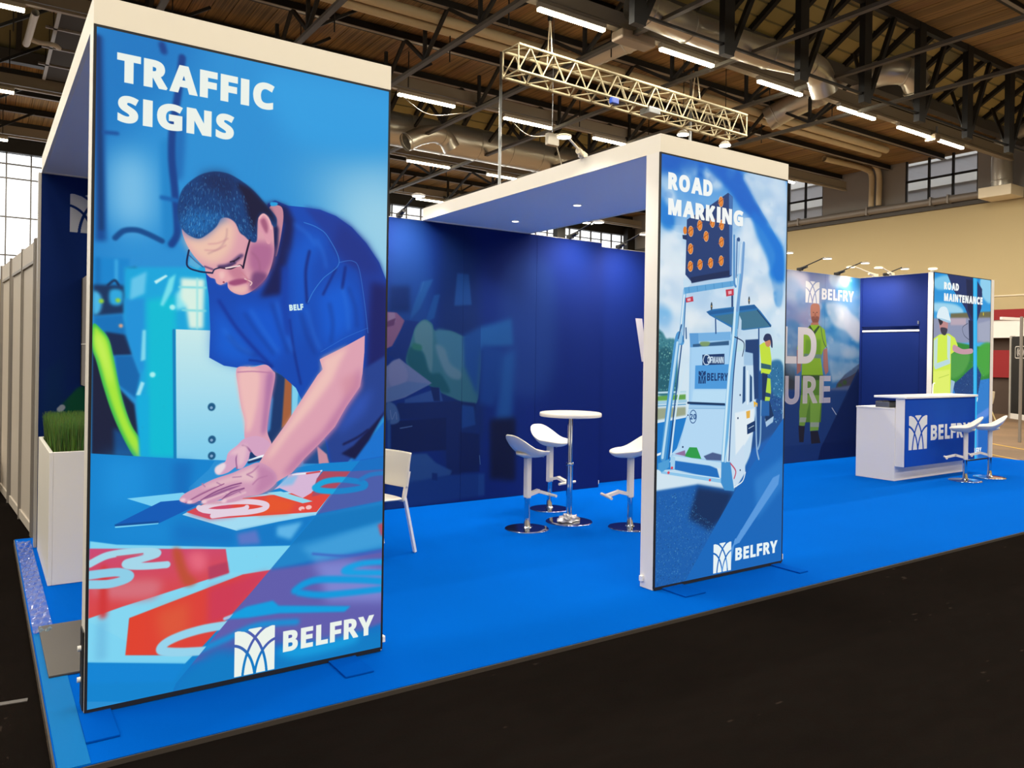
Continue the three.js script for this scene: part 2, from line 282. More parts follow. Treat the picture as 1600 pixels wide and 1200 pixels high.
  p('#e5bcc6',1.6,1,1,'71.4,198.9 63.2,201.8 53.9,204.6 47.4,207.1 53.3,207.2 63.3,205.3 71.5,205.9 74.2,202.6');
  p('#c284ac',2,1,1,'74.2,198.4 81.3,201.7 82.8,206.1 78.6,210 73,211.7 74.3,204.7');
  l('#8f5486',0.7,0.2,1,'47.5,212.9 53.3,209.7 60.6,207.2 66,206.2');
  l('#8f5486',0.7,0.2,1,'57.2,213.2 61.3,210.3 67.4,208.8');
  l('#a56a96',0.5,0.3,1,'41.1,213.3 47.4,209.8 53.9,207.3');
  l('#b07aa2',0.5,0.3,1,'48,205.1 49.3,206.6');
  l('#b07aa2',0.5,0.3,1,'54.6,205 56.9,206.5');
  l('#b07aa2',0.5,0.3,1,'56.6,208.9 59.3,210.9');
  l('#b07aa2',0.5,0.3,1,'64.7,209.6 66.1,211.4');
  l('#b07aa2',0.5,0.3,1,'61.9,203.1 66,203');
  l('#b07aa2',0.5,0.3,1,'68.7,202.2 71.5,203.8');
  p('#9b6192',0.25,1,1,'44.3,213.9 47.2,213 53.3,210.3 59.9,208.1 66,207.2 60.6,209.1 53.3,211.6 47.5,212.9');
  p('#9b6192',0.25,1,1,'54.4,213.9 57.2,213.1 61.3,211 67.8,209.1 62.7,211.1 58.7,212.7');
  l('#a0608e',0.5,0.2,1,'40.8,213.4 43.6,211.9 51.3,208.5 57.9,205.9');
  l('#e9c2cc',0.8,0.5,1,'48.8,213.4 54,211.8 60,209.9');
  l('#e9c2cc',0.8,0.5,1,'58,213.7 62.7,212.5 68.1,210.9');
  l('#b678a2',0.6,0.4,1,'74.2,198.4 71.4,201 68.7,202.2');
  l('#b678a2',0.6,0.4,1,'78.5,203.6 74.3,204.7 71.5,207.3');
  e('#f0cad6',39.5,212.0,1.3,0.9,0.5);
  e('#f0cad6',42.4,213.1,1.3,0.9,0.5);
  e('#f0cad6',48.9,213.7,1.3,0.9,0.5);
  e('#f0cad6',58.1,214.1,1.3,0.9,0.5);
  p('#c48799',0.2,1,1,'77.6,71.3 83.1,69.8 84.7,74.5 83.6,84.6 81.7,94.4 80.5,93 78.9,81.6');
  p('#131b50',1,1,0,'79.7,76.3 82.4,81.2 82.2,89.4 81.5,94.7 79.8,101.2 76.3,105 79.6,93.1');
  p('#dda0ad',0.15,1,1,'37.3,86 39.2,92.3 42.4,97.5 46.6,102.1 47.7,102.9 48.3,105.6 50.1,107.5 52.4,108.2 53.2,110.1 55.3,110.7 57.9,109.2 58.5,112 61,114.1 64.9,115 68.8,113.5 72.7,110.4 77.2,104.9 79.8,96.6 80.3,89.6 79,78.1 74.7,74 70.2,76.2 58,77.1 47.4,80.5 39.6,82.5');
  p('#eec3b0',3,1,1,'38.6,89.1 47.5,88.8 56.4,79.5 61.4,83.4 59.4,93.8 53,100.5 46,99.4 41.3,95.4');
  p('#b06a94',2.4,1,1,'68.7,90.1 79,89.1 80,96.6 76.9,103.8 72.4,109.8 70.3,103.7 68.3,101');
  p('#7b4878',1.4,1,1,'70.6,103.7 77.2,104.6 73,111.1 69.1,112.9 69,109.5');
  p('#e8a9b0',0.8,1,1,'52.2,105 56.2,103 60.6,106.1 58.5,109 55.3,110.7 53.2,109.7');
  p('#c77f95',1.6,1,1,'58.4,102.9 63.9,101.3 66.2,105.7 64,108.1 60.7,107.2');
  p('#9e4c76',0.6,1,1,'58.5,109.6 61.8,107.7 66.2,107.1 69,108.1 65.1,109.7 61.3,110.8');
  p('#eab8b2',1,1,1,'59.4,112.1 64,110.9 67.4,110.7 66.3,113.9 62.4,114.2');
  l('#efc9c4',0.5,0.2,1,'66.2,107.1 69.6,108.6 69,110.1');
  p('#5b4272',0.8,1,1,'53.8,101.5 58.4,100.1 63.8,95.4 65.5,96.1 61.6,99.8 58.4,102 54.1,102.6');
  l('#c79a9a',0.8,0.5,0.7,'57.6,83.8 57.1,88.4 54.5,93.1 49.2,96.4');
  l('#4a3560',0.9,0.4,1,'54.1,102.4 57.8,101.8 61.6,99.8');
  l('#6a4672',0.8,0.4,1,'47.7,102.6 51.4,103.7');
  p('#123f7c',0.3,1,1,'35.3,78.6 35.5,74.2 37.2,68 40.9,63.2 45.5,59.5 51.3,57.3 56.7,57.2 61.1,58.5 66.1,61.2 71.2,65.1 75.2,69.2 78.3,72.3 81.3,76.1 80.9,80.5 78.9,79.3 77.1,75.4 74.2,74.5 72.1,77.7 71.9,82.3 71.6,88.4 68.7,88.7 65.9,86.5 63.6,84.9 61.4,80.6 58.1,78.6 54.8,79.2 52.7,83.2 49,87 44.9,89.7 40.4,88.5 37.5,86 35.8,82.3');
  p('#14163a',1.4,1,1,'61.6,61.4 67.8,62.8 73.5,67.8 78.8,72.9 80.9,79.1 77.1,75.4 73.6,74.7 71.4,80.1 70.4,84.8 66.8,74.9 64.8,67.8');
  p('#14224f',4,0.8,1,'47.1,59 56.7,57.6 61.1,63.2 59,69.1 52.5,66.6 46.1,64.1');
  p('#1767ae',3,0.9,1,'36.5,81.7 42.1,76.7 51.6,76.7 58.1,78.7 53.8,80.9 49,86.4 44.9,89 39.7,87.9');
  hairStrokes(c, '35.9,79.1 37.3,68.6 41.4,63.4 51.3,57.8 60,59.4 65.6,67.1 68.5,74.7 70.9,82.4 71.5,87.5 68.7,87.8 65.9,85.8 63.1,83.3 60.2,79.1 54.8,78.8 52.2,83 48.5,86.7 44.3,89.2 40.2,87.9 37,84.9');
  p('#dd9bad',0.15,1,1,'72.4,77.1 74.8,74.5 77.4,76.4 79,80.4 78.5,88.1 76.8,88.9 75,85 72.8,82.4');
  p('#a45c7d',0.8,1,1,'73.4,78.2 75.4,76.8 77.1,80.6 76.6,84.1 74.9,82');
  l('#efb9bd',0.7,0.3,1,'72.8,77.1 74.8,74.9 77.4,77.1 78.7,81.6');
  l('#13254f',0.8,0,1,'40.5,95.6 39.9,102.8 44.8,105 51.2,105.4');
  l('#3a5f92',0.5,0.1,1,'40.7,97.9 43.4,100.4 46.9,102.9');
  l('#13254f',0.6,0,1,'51.2,105.4 52.2,103.6 54.6,102.6');
  l('#35203f',0.6,0.05,1,'54.6,102.6 59.5,102.8 63.9,100.6 65.4,101.9');
  l('#1f1536',0.9,0,1,'65.4,101.9 66.8,94.8 68.4,88.1');
  l('#f6dede',0.6,0.2,1,'57.3,102.6 63.9,100.9');
  p('#8fd0e0',0.5,0.45,0,'41.1,98.7 46.1,102.7 44.5,104.2 40.4,102.3');
  e('#8f4a63',56.4,109.4,0.5,0.4,0.2);
  p('#f3c6c0',0.8,0.8,1,'54.1,105.4 56,104.2 56.8,106.4 55.2,108.1');
  l('#35243f',0.7,0.2,1,'59.4,99.5 61.6,98.6 63.5,97.1');
  e('#22182f',61.0,99.2,0.5,0.35,0.2);
  l('#c9808f',0.5,0.4,1,'64.5,104.1 67.3,106.7 67.6,109.6');
  l('#b87088',0.5,0.5,0.5,'49.1,91.9 53.9,90.9 58.2,88.3');
  l('#b87088',0.5,0.5,0.5,'47.6,94.9 52.9,94.4 57.2,91.7');
  l('#9a5a7a',0.6,0.8,0.6,'69.4,94 72.8,97.7 73.5,102.9');
  p('#1f9fe0',0.3,1,1,'78.2,68.5 81.5,68.3 81.3,69.7 78.5,70.3');
  p('#0f84d0',0.15,1,0,'-0.3,187.9 53.5,194.7 50.8,198.6 42,206.4 42.1,213 73.6,213.9 82.3,208.2 89.3,204.3 93.3,200.5 106.9,199.2 125.6,199.3 145.2,197.5 147.4,331.6 -0.5,296.5');
  p('#1c97e2',6,0.7,0,'6.7,189.4 23.8,191.8 24.1,214.1 6.2,212.3');
  p('#0c5cb0',3,0.5,0,'34.8,193.4 43.6,194.4 42.1,213 35.1,212.3');
  p('#1b90de',6,0.6,0,'7.9,220.5 35.2,221.6 34.5,230.8 8,226.7');
  p('#0d6cc0',4,0.6,0,'35.2,221.6 64.2,228.6 64.3,236.3 35.4,231.8');
  p('#7ad3f6',0.2,1,0,'15.8,209.2 39.4,208.5 49.2,213.6 28.3,214.5');
  p('#0f5cb8',0.2,1,0,'11.5,220.2 29.9,211.9 40.7,211.9 49.2,213.6 29.4,221.7');
  l('#7fdcff',0.7,0.1,1,'11.5,221.5 20,221.6 28.8,221.7');
  l('#0a4a94',0.9,0.3,1,'11.5,220.7 28.8,221.1');
  p('#a5def5',0.2,1,0,'39.3,218.8 64.2,229.1 84.6,226.9 103.6,225.6 104.7,223.9 113.6,212.8 79.4,212.3 49.2,214.6');
  p('#0f7ac8',1,1,0,'64.2,229.2 103.6,225.8 89.8,239.5 65.3,236.5');
  p('#5fb6ea',1.6,1,0,'83.6,229.3 96.9,228.2 90.8,236.6 83.7,233.8');
  p('#5a78c8',1.6,1,0,'64.2,230.5 73.8,229.7 75.8,236.8 65.3,236.3');
  p('#e2483f',0.2,1,0,'41.1,217.8 49.2,214.6 58.4,213.7 79.4,213.3 113.6,213.1 104.1,224 75.6,223 51.6,222.2');
  p('#cf4a6c',2,1,0,'41.1,217.8 60.2,214.7 64.1,221.8 51.6,222.2');
  p('#e8562f',2,1,0,'79.4,213.3 93.6,217.7 89.6,222.9 73.7,222.3');
  l('#e6d2e2',2.6,0.2,1,'47.3,216.8 53.8,215.2 64,215 73.6,216.2 78.5,218.1 76.6,219.9 69.8,220.6 60.3,220.4 53,220.7');
  l('#e6d2e2',2.4,0.2,1,'46.6,216.2 49.3,217.9 56.6,219.1 66.9,219 68.8,218.2');
  p('#93d9ef',0.2,1,0,'78.4,211.9 85.4,211.8 101.9,218.3 96.7,218.8');
  p('#d9b8d8',0.2,1,0,'81.9,210.7 87.8,206.2 89.3,203.8 93.4,203.1 106.5,203 104.4,206.4 101.3,213.9 96.7,216.2 84.8,210.1');
  p('#8fbfe8',1,1,0,'87.3,205.1 94.4,204.2 91.4,209 84.3,209.4');
  l('#e8f2f8',0.7,0.1,1,'91.3,203.9 101.7,203.7 106.5,203');
  l('#d0505a',0.9,0.2,1,'98.6,203.9 105.4,203.4');
  p('#b04a60',0.3,1,0,'107.2,203.3 122.3,204.4 114.7,214 101.4,215.9 103.9,206.9');
  p('#6a68a8',0.3,1,0,'122.3,204.4 142.4,204.7 141.5,221.6 104.1,225.1 113.6,213.1');
  l('#17a6de',3,0.4,1,'102.9,211.4 108.2,208.8 117.9,208.5 129.2,210.9 130.3,213.1 123.6,214.2 113.6,214.2 105,212.8 102.9,211.4');
  l('#2a92d2',2.4,0.5,1,'128,209.2 133.7,207 142.4,206.6');
  e('#f3c0c0',96.2,221.5,1.6,1.1,0.2);
  e('#f3c0c0',99.9,221.2,1.6,1.1,0.2);
  e('#e8544a',96.8,222.3,0.9,0.5,0.2);
  p('#c77a90',0.8,0.6,1,'38.6,213.4 47.5,214.7 58,215.2 68.9,214 81.5,211 83.5,207.2 78.6,209.3 63.4,213.6 47.5,213.6');
  p('#dca0b6',0.15,1,1,'63.2,150.5 64,160.1 65.5,169.2 67.3,176.2 67.4,184.6 71.3,190.4 78.3,192.2 80.4,188.1 78.2,180.8 79.7,167.3 81.7,154.5 80.6,151.7 77,148.7 70.7,149.9');
  p('#efbdbb',1.6,1,1,'64.2,151.7 73.5,151.7 73.7,163.7 71.1,177.7 68.4,181.8 67.3,175.5 65.1,165');
  p('#b477a6',1.6,1,1,'77.7,153.1 81.3,153.8 79.4,167.3 77.8,180.8 75.4,182.1 76.5,167.3');
  l('#b878a0',0.5,0.3,1,'63.5,152.4 70.7,152 79.9,152.7');
  p('#d6a4c4',0.15,1,1,'67.4,184.6 63.7,187.9 59.7,191.2 58.4,195.2 54.5,197.7 53.7,199.7 55.8,201.4 59.8,200.5 63.2,198.3 64.5,199.2 66.9,198.6 69.3,194.9 70.3,191.1 73.1,193.5 77.6,193.2 80,188 74,183.8');
  p('#eadbe4',0.6,1,1,'54.1,197.7 57.8,195.9 58.4,198 55.8,201.1 54,200.3');
  l('#9a6494',0.7,0.2,1,'63.9,199.1 63.4,194.2 64.4,190.7');
  l('#8f5a8c',0.8,0.3,1,'70.3,191.1 68.5,188.9 66.4,188');
  p('#e6bccb',1.2,1,1,'60.4,191.9 64.4,188.6 68.5,188.2 67.2,195.8 64.5,197.7 64.1,192.8');
  l('#f2fbff',1.2,0.2,1,'70,195.6 75.5,193.8 77.6,193.6');
  l('#12386e',1.2,0.3,1,'69.6,196.3 75.5,194.9');
  p('#dfa3b4',0.15,1,0,'104.6,145.7 116.6,139.7 129.1,132.9 129,141.6 128.1,153.1 126.8,159.9 119.3,170.4 113.2,180.7 104.8,189.3 97.3,196.2 90.8,203.1 82.8,207.2 78.5,205 74.2,197.3 78.3,190.8 87.5,178.3 95.4,166.2 103.5,153.8 106.3,150.9 104.7,146.4');
  p('#f0c2bc',2.2,1,0,'105.9,145.7 120.2,138.8 115.8,146.3 111.2,156.8 100,171.4 89.7,182.7 81.2,193.8 77.7,196.4 79.7,191.6 88.9,178.4 96.9,166.2 106.5,151.6');
  p('#bf7ba4',2.6,1,0,'126.6,149.3 126.8,159.9 119.3,170.4 113.2,180.7 104.8,189.3 97.3,196.2 90.8,203.1 85.7,204.1 92.8,194.5 106.2,183.4 116.9,168.1');
  p('#d28fa0',3,0.7,0,'115.9,156.1 124.7,152.3 125.6,159.9 118.5,166.6');
  p('#d39cba',0.15,1,1,'74.9,196.8 68.6,198.3 61.8,201 53.2,203.3 46.8,206.2 40.4,209 38,211.5 39.1,212.9 41.4,213.7 44.3,214 47.5,212.9 48.9,214.6 53.4,214.3 57.2,213.1 58.7,215 64.1,214.7 68.8,213 74.4,212.5 80,210.2 83.5,206.1 81.3,201');
  p('#e5bcc6',1.6,1,1,'71.4,198.9 63.2,201.8 53.9,204.6 47.4,207.1 53.3,207.2 63.3,205.3 71.5,205.9 74.2,202.6');
  p('#c284ac',2,1,1,'74.2,198.4 81.3,201.7 82.8,206.1 78.6,210 73,211.7 74.3,204.7');
  l('#8f5486',0.7,0.2,1,'47.5,212.9 53.3,209.7 60.6,207.2 66,206.2');
  l('#8f5486',0.7,0.2,1,'57.2,213.2 61.3,210.3 67.4,208.8');
  l('#a56a96',0.5,0.3,1,'41.1,213.3 47.4,209.8 53.9,207.3');
  l('#b07aa2',0.5,0.3,1,'48,205.1 49.3,206.6');
  l('#b07aa2',0.5,0.3,1,'54.6,205 56.9,206.5');
  l('#b07aa2',0.5,0.3,1,'56.6,208.9 59.3,210.9');
  l('#b07aa2',0.5,0.3,1,'64.7,209.6 66.1,211.4');
  l('#b07aa2',0.5,0.3,1,'61.9,203.1 66,203');
  l('#b07aa2',0.5,0.3,1,'68.7,202.2 71.5,203.8');
  p('#9b6192',0.25,1,1,'44.3,213.9 47.2,213 53.3,210.3 59.9,208.1 66,207.2 60.6,209.1 53.3,211.6 47.5,212.9');
  p('#9b6192',0.25,1,1,'54.4,213.9 57.2,213.1 61.3,211 67.8,209.1 62.7,211.1 58.7,212.7');
  l('#a0608e',0.5,0.2,1,'40.8,213.4 43.6,211.9 51.3,208.5 57.9,205.9');
  l('#e9c2cc',0.8,0.5,1,'48.8,213.4 54,211.8 60,209.9');
  l('#e9c2cc',0.8,0.5,1,'58,213.7 62.7,212.5 68.1,210.9');
  l('#b678a2',0.6,0.4,1,'74.2,198.4 71.4,201 68.7,202.2');
  l('#b678a2',0.6,0.4,1,'78.5,203.6 74.3,204.7 71.5,207.3');
  e('#f0cad6',39.5,212.0,1.3,0.9,0.5);
  e('#f0cad6',42.4,213.1,1.3,0.9,0.5);
  e('#f0cad6',48.9,213.7,1.3,0.9,0.5);
  e('#f0cad6',58.1,214.1,1.3,0.9,0.5);
  p('#7fd6f4',0.3,1,0,'1.4,226.6 12,229.4 60.6,236.5 90.9,239.6 81,250.3 67.4,250.5 15.6,259.9 15.7,263.5 17.7,279.7 44.9,285.5 41.4,288.7 0.9,279.7 1,260.9');
  const g2 = c.createLinearGradient(0, 225, 0, 275); g2.addColorStop(0, '#c94a80'); g2.addColorStop(.5, '#d84a56'); g2.addColorStop(1, '#df4430');
  p(g2,.3,1,0,'1.2,229.8 59.2,237.3 60.9,249.1 14.8,257.5 1.2,260.6');
  p('#86d8f3',0.3,1,0,'1.4,260.6 15.2,257.6 60.9,248.9 67.3,249.8 81.4,249.6 81.5,250.9 67.4,251.1 17.5,263.5 17,273.7 1.4,261.9');
  p('#b8405f',0.8,1,0,'51,244.7 59.9,243.5 60.9,249.1 51.6,250.9');
  p('#c25038',1.6,1,1,'35.4,234.6 38.9,235.5 42.5,245.8 46.2,251 40.9,252.1 37.3,244.1');
  p('#d8707c',3,1,1,'3.5,246.4 28.7,247.5 27.1,255.5 8.3,252.5');
  p('#d2383a',1.6,1,1,'5.8,239.7 8.2,240 8.4,259.6 5.3,259');
  p('#e86a80',3,1,1,'42.4,237.4 49.6,238.3 49.7,245.9 44.3,245.1');
  l('#a6d9ec',3.2,0.3,1,'1.5,236.6 8.1,233.8 16.9,233.3 26.9,234.3 28.6,235.8 22.7,237.1 16.2,238 17,239.5 24.4,240.7 32.9,241.2');
  l('#c9506a',0.6,0.3,1,'12.1,234.8 22.7,234.8');
  l('#8fd0ea',3.8,0.3,1,'1.2,245.6 9,246.5 15.5,245.5 17.2,243.8 12.2,241.7 1.6,241.5');
  const g3 = c.createLinearGradient(20, 0, 95, 0); g3.addColorStop(0, '#e2432f'); g3.addColorStop(.55, '#dd4340'); g3.addColorStop(1, '#d24a76');
  p(g3,.3,1,0,'17.5,263.1 67.4,250.7 81.5,250.4 45.7,285.6 16.1,279.6');
  p('#cc3a5e',2.5,0.7,0,'51.2,255.1 80,250.7 61,270.6 51.4,272.7');
  p('#e0603c',4,0.7,0,'28.9,262.2 42.7,259.9 42.9,274.9 30.8,276.3');
  l('#98d6ef',4,0.4,1,'61.1,274 50.1,273.9 39.4,275.2 32.5,277.6 31.3,280.6 39.5,282.9 50.2,284.4');
  l('#a9c4e4',1.6,0.4,1,'67.6,268.9 59.2,270.8');
  p('#6cb8e0',2,0.6,0,'4.5,262.4 8.5,262.7 8.7,280 4,279.5');
  p('#0f86d6',1.2,1,0,'-0.7,280 41.8,289 36.2,295.9 -0.6,288.6');
  c.save(); c.beginPath(); trace(c, '37.5,297.2 55.6,277.3 83.9,246.7 105.2,224.5 114.7,212.9 127.8,198.6 148.8,196.7 150.9,327 36.3,300.6', 0); c.clip(); c.globalAlpha = .38; c.fillStyle = '#1a4cae'; c.fillRect(0, 180, 142, 130); c.globalAlpha = 1;
  p('#1f86cc',1,1,0,'104.2,225.7 142.7,221.7 143.1,247.2 126.3,246.7 81,250.3 89.8,239.5');
  p('#3f9fdc',2.5,1,0,'96,241.3 126.2,235.5 142.8,233.1 143.1,246.1 104.5,249.5');
  p('#0f78c0',1.5,1,0,'73.8,229.7 104.2,225.9 142.7,223.3 142.8,232 90.8,239.1');
  p('#625fae',1.5,1,0,'80,250.2 109.9,250.3 143.1,247.7 143.7,287.4 116,292.8 74.6,284.8 43.1,290 61,269.7');
  p('#4d5cae',3,1,0,'43.1,284.3 74.5,278.9 94.6,286.7 55.8,293.6');
  p('#7f86d2',4,1,0,'102.4,249.3 121.9,250.9 143.3,259.1 143.6,276.5 110.2,271 106.8,258.1');
  p('#b0506c',1,1,0,'138.2,234.2 142.8,233.1 143,240.7 140,240.3');
  l('#0d9be0',3.4,1,1,'93.2,262.7 98.4,259.9 106.8,259.1 126.6,262.1 143.4,265.6');
  l('#0d9be0',3.2,1,1,'95.3,264 110.1,267.4 143.4,269.4');
  l('#12a2e6',3,1.2,1,'143.2,254.8 128.7,253.9 119.8,256.9 143.3,260.8');
  l('#3f5fc0',1,0.8,1,'102.3,245.2 120.8,248.6 143.1,248.8');
  p('#10a0e2',0.8,1,0,'57.3,270.9 69.5,266.7 82.2,265.9 85.2,268.9 123.4,275.5 120.1,277.9 85.3,272.7 70.5,272.3');
  l('#1a8fd6',3,1.5,1,'46.6,284.1 59.3,280.9 74.5,276.9 94.5,278.6');
  p('#0c7cc6',4,1,0,'36.2,295 55.7,285 84.6,292.7 143.8,290.6 144.5,330.9 36.4,305.3');
  p('#14a0e2',3,1,1,'84.5,290.7 110.5,291.8 127.1,290.7 124.9,295.6 94.8,296.8');
  c.restore();
  m('#eef6ee',64.0,277.9,19.5,22.2);
  t('BELFRY','#eef6ee',87.7,292.7,10.4,49.1,0.55);
  t('TRAFFIC','#eef4ec',9.4,23.2,12.7,69.9,1.15);
  t('SIGNS','#eef4ec',9.8,41.2,12.0,50.4,1.15);
};
const drawRoadMarking = ({ p, l, e, t, m, c }) => {
  const g = c.createLinearGradient(0, 0, 0, 150); g.addColorStop(0, '#2f86d8'); g.addColorStop(.35, '#9cc6ea'); g.addColorStop(1, '#d2e6f2'); c.fillStyle = g; c.fillRect(0, 0, 142, 303);
  p('#0a62c8',3,1,1,'-2.3,-0.1 43.1,-4.2 62.3,0.9 56.1,11.1 25,12.3 2.9,9.3');
  p('#0b66cc',3,1,1,'49.5,1.2 82.2,0.7 96.2,14.4 107.1,29 89.7,31 69.2,15.8');
  p('#0c78d8',2.5,1,1,'86,18 107.2,33.5 125.5,45.4 135.1,57.3 135.6,80.7 122.8,81.6 113.3,65 104,47.5');
  p('#9cc4e8',3,1,1,'18.9,5.9 35.5,2.3 35.7,11.8 25.1,15.5');
  p('#b9d4ec',3,1,1,'43.4,8.6 49.5,3.4 62.5,10.2 62.7,16.7 49.9,18.4');
  p('#bcd4ec',4,1,1,'87.3,3.3 135.4,-1.3 136.6,44.3 117.9,32.3 99.8,20.7');
  p('#d6e6f3',4,1,1,'106.6,8.5 132,9.7 132.4,26 117.7,23.1');
  p('#c6def2',3,1,1,'88.1,34.6 103.8,38.5 118.4,50.7 125.9,61.6 118.9,73.8 101.3,79.6 88.9,69.3');
  p('#e4eff6',4,1,1,'93.7,53.1 107.8,56.3 104.5,68 90.5,64.6');
  p('#2487d8',3,1,1,'-0.2,32.4 10.8,38.2 15.4,46 9.7,53.9 1.6,47.6');
  p('#1a78d0',1.6,1,1,'122.7,80.4 133.5,70.3 135.9,91.3 126.7,93');
  p('#dbe9f3',5,1,1,'-1,60.2 23.1,57.8 27.2,106 0,107.3');
  p('#dce8f2',5,1,1,'84.1,80.8 122.9,85.1 123.3,101.3 84.7,103.1');
  p('#c0dbf0',4,0.8,1,'0.1,14.9 10.3,16.5 13.4,25.4 1.9,28');
  e('#d4e6f4',72.2,4.4,5,5,3);
  e('#d4e6f4',10.6,31.0,5,5,3);
  e('#d4e6f4',118.7,62.2,5,5,3);
  p('#6fb4e6',4,1,1,'-0.7,106.1 12.4,109.6 11.1,120.1 -0.4,118.4');
  p('#2a86d4',1.4,1,1,'124.8,89.4 134.9,88.8 134.3,99.4 127.8,99.7');
  p('#dfeaf0',5,1,1,'27.2,106.9 52,110 52.3,121.9 30.5,121.5');
  clouds(c, '87.3,3.3 135.4,-1.3 136.8,51.3 118,36.9 103.4,22.6', ['#f2f7fa', '#cfe2f2', '#8fb8de', '#a9c9e8'], 170, 16, 6.75);
  clouds(c, '-1.1,56.1 26,53.3 86.3,31.4 103.8,38.5 118.4,53 126.3,77.9 137.6,84.1 138.9,135.8 0.7,138.1', ['#f4f8fa', '#dbe8f3', '#9fc2e2', '#b4d0ea'], 220, 16, 6.75);
  clouds(c, '-2.3,0.9 72,-6.6 107.1,29 89.8,35.5 -1.3,47.9', ['#2a80d8', '#5fa6e4', '#0a58bc', '#a9cdec'], 110, 12, 6.75);
  p('#0a62c8',3,0.9,1,'46.3,1.2 72.1,-0.6 89.2,8.6 103.5,24.8 116.2,37.1 103.8,38.5 88,29 70.9,15.6 56.1,10');
  p('#0b74d6',3,0.85,1,'98.3,30 118.1,39.2 135,53.8 136.6,79.5 123.6,79.2 115.1,62.5 102.2,45.4');
  p('#0a5cc2',5,0.8,1,'-2.3,-0.1 27.7,-2.9 40.2,4.8 22,11.7 -2,15.2');
  p('#1f7ed6',3,0.8,1,'-0.1,35.5 10.8,41.3 12.6,52.6 2.3,49.5');
  p('#bfe0e8',4,1,0,'52.6,132.7 138.8,129.8 139.8,169.8 110.6,169.4');
  p('#3c7f8e',1,1,1,'-2,125.7 4,123.9 8.4,128.5 12.8,128.4 18,132.4 19.5,165.9 -1.6,164.6');
  p('#245f70',2,1,1,'-1.4,139 13,136.7 16.5,163.8 -0.9,163.6');
  speckle(c, '-2,125.7 4,123.9 8.4,128.5 12.8,128.4 18,132.4 18.8,164.8 -1.6,164.6', ['#1d5266', '#5ea3a8', '#2d6f86', '#7fb8ae'], 260, .8);
  p('#63a24e',0.5,1,0,'-2.2,168.7 28.6,167.6 28.6,171.3 -2.1,171.8');
  l('#b7d8e6',1.3,0.1,1,'-2.2,166.1 28.5,165.8');
  l('#9fcbe2',2.2,0.2,1,'-2.1,173.3 28.7,172.4');
  l('#5fa0c8',0.8,0.2,1,'-2,175.4 28.7,174.7');
  p('#9aa58a',0.8,1,0,'-2,176.9 28.8,176.6 28.9,182.4 -1.8,185.1');
  p('#1c7ccc',0.4,1,0,'-2.5,187.1 31.9,183 32.8,221.3 -2.5,218.9');
  l('#d4e8f4',1.2,0.2,1,'-2.5,186.9 28.9,183.5');
  l('#e6f2f8',1.6,0.2,1,'-2.7,209.9 5.8,208.1');
  p('#22508f',1,1,0,'108.3,151 137.3,146.2 138.6,198 108.3,219.7 99.5,219.1');
  p('#2c6f9e',1.5,1,1,'119,146.4 136.3,143.9 137.9,169.8 124.9,167.2');
  speckle(c, '119,146.4 137.3,146.2 138.5,193.3 116.4,190.2', ['#123f74', '#4f9fd0', '#8fc4dc', '#1f5f86'], 200, .8);
  p('#1b5fae',1,1,0,'-3.6,234 42.3,232.6 81.2,240.1 101.1,213.4 140.7,206.2 143.9,331.8 -3.4,307.8');
  p('#1f62b4',2,1,0,'101,211.1 140.4,194.4 141.4,232.2 94.7,233.3');
  p('#14305e',3,1,0,'42.3,234.2 81.3,241.8 68.4,260 55.7,267.4 33.6,256.3');
  speckle(c, '-2.8,238.2 39.3,235.5 42.8,253 65.3,266.2 31.6,302.9 -1.4,301.9', ['#0e3f74', '#3f8ac4', '#1a5f9e', '#5f9fcc'], 2600, .45);
  c.save(); c.beginPath(); trace(c, '82.1,241.9 140.2,187.3 143.9,331.8 28.6,303.5 55.8,271.7', 0); c.clip();
  p('#1768bc',0.1,1,0,'16.8,311.1 143.9,331.8 140.2,183.8 77.9,241');
  p('#2b7ccc',4,1,0,'105.1,234.1 141,218 141.6,240.5 109.4,264.3');
  c.restore();
  p('#5b9be0',0.4,1,0,'127.5,234.1 135.8,232 134.1,239.9 88.9,280.1 83.1,281.6 79.2,296.7 66.1,300.4 85.5,276.3');
  p('#5b9be0',0.2,1,0,'123.1,240.8 129.7,242 128.3,244.7 121.4,243.6');
  p('#5b9be0',0.2,1,0,'116.4,246.9 123,248.2 121.6,250.8 114.7,249.7');
  p('#5b9be0',0.2,1,0,'109.8,253 116.3,254.3 114.9,256.9 108.1,255.8');
  p('#5b9be0',0.2,1,0,'103.3,259 109.6,260.3 108.3,262.9 101.6,261.7');
  p('#5b9be0',0.2,1,0,'96.8,264.9 103.1,266.2 101.8,268.8 95.1,267.6');
  p('#5b9be0',0.2,1,0,'90.4,270.7 96.6,272.1 95.3,274.7 88.8,273.5');
  p('#5b9be0',0.2,1,0,'84.1,276.5 90.2,277.9 88.9,280.5 82.5,279.2');
  p('#9fcbee',0.2,1,0,'32.1,124.1 75.9,121.7 75.6,146.7 74.8,179.9 68.4,222.7 13.2,214.8 20.4,205.8 26.1,193.4 31.8,178.8');
  p('#74b0e2',0.2,1,0,'40.6,123.9 75.4,121.7 75.5,128 41.5,129.7');
  p('#5b9cd6',0.2,1,0,'31.4,124.2 40.6,123.9 41.6,134 32.4,134.2');
  p('#2f5b86',0.3,1,0,'35.1,132 73.5,128.5 73.6,131.7 35.1,133.9');
  p('#7a9a6a',0.5,1,1,'43.1,130.2 52.5,130 51,132.8 43.9,132.9');
  p('#a6d2f4',0.2,1,0,'33.9,134.2 73.6,132.1 74.6,174.6 33.3,174');
  p('#b9def6',1,1,0,'36.1,164.5 72.8,164.9 71.3,174.3 34.8,173.5');
  l('#3a78b4',1,0.1,1,'33.3,174.6 70.6,176.3');
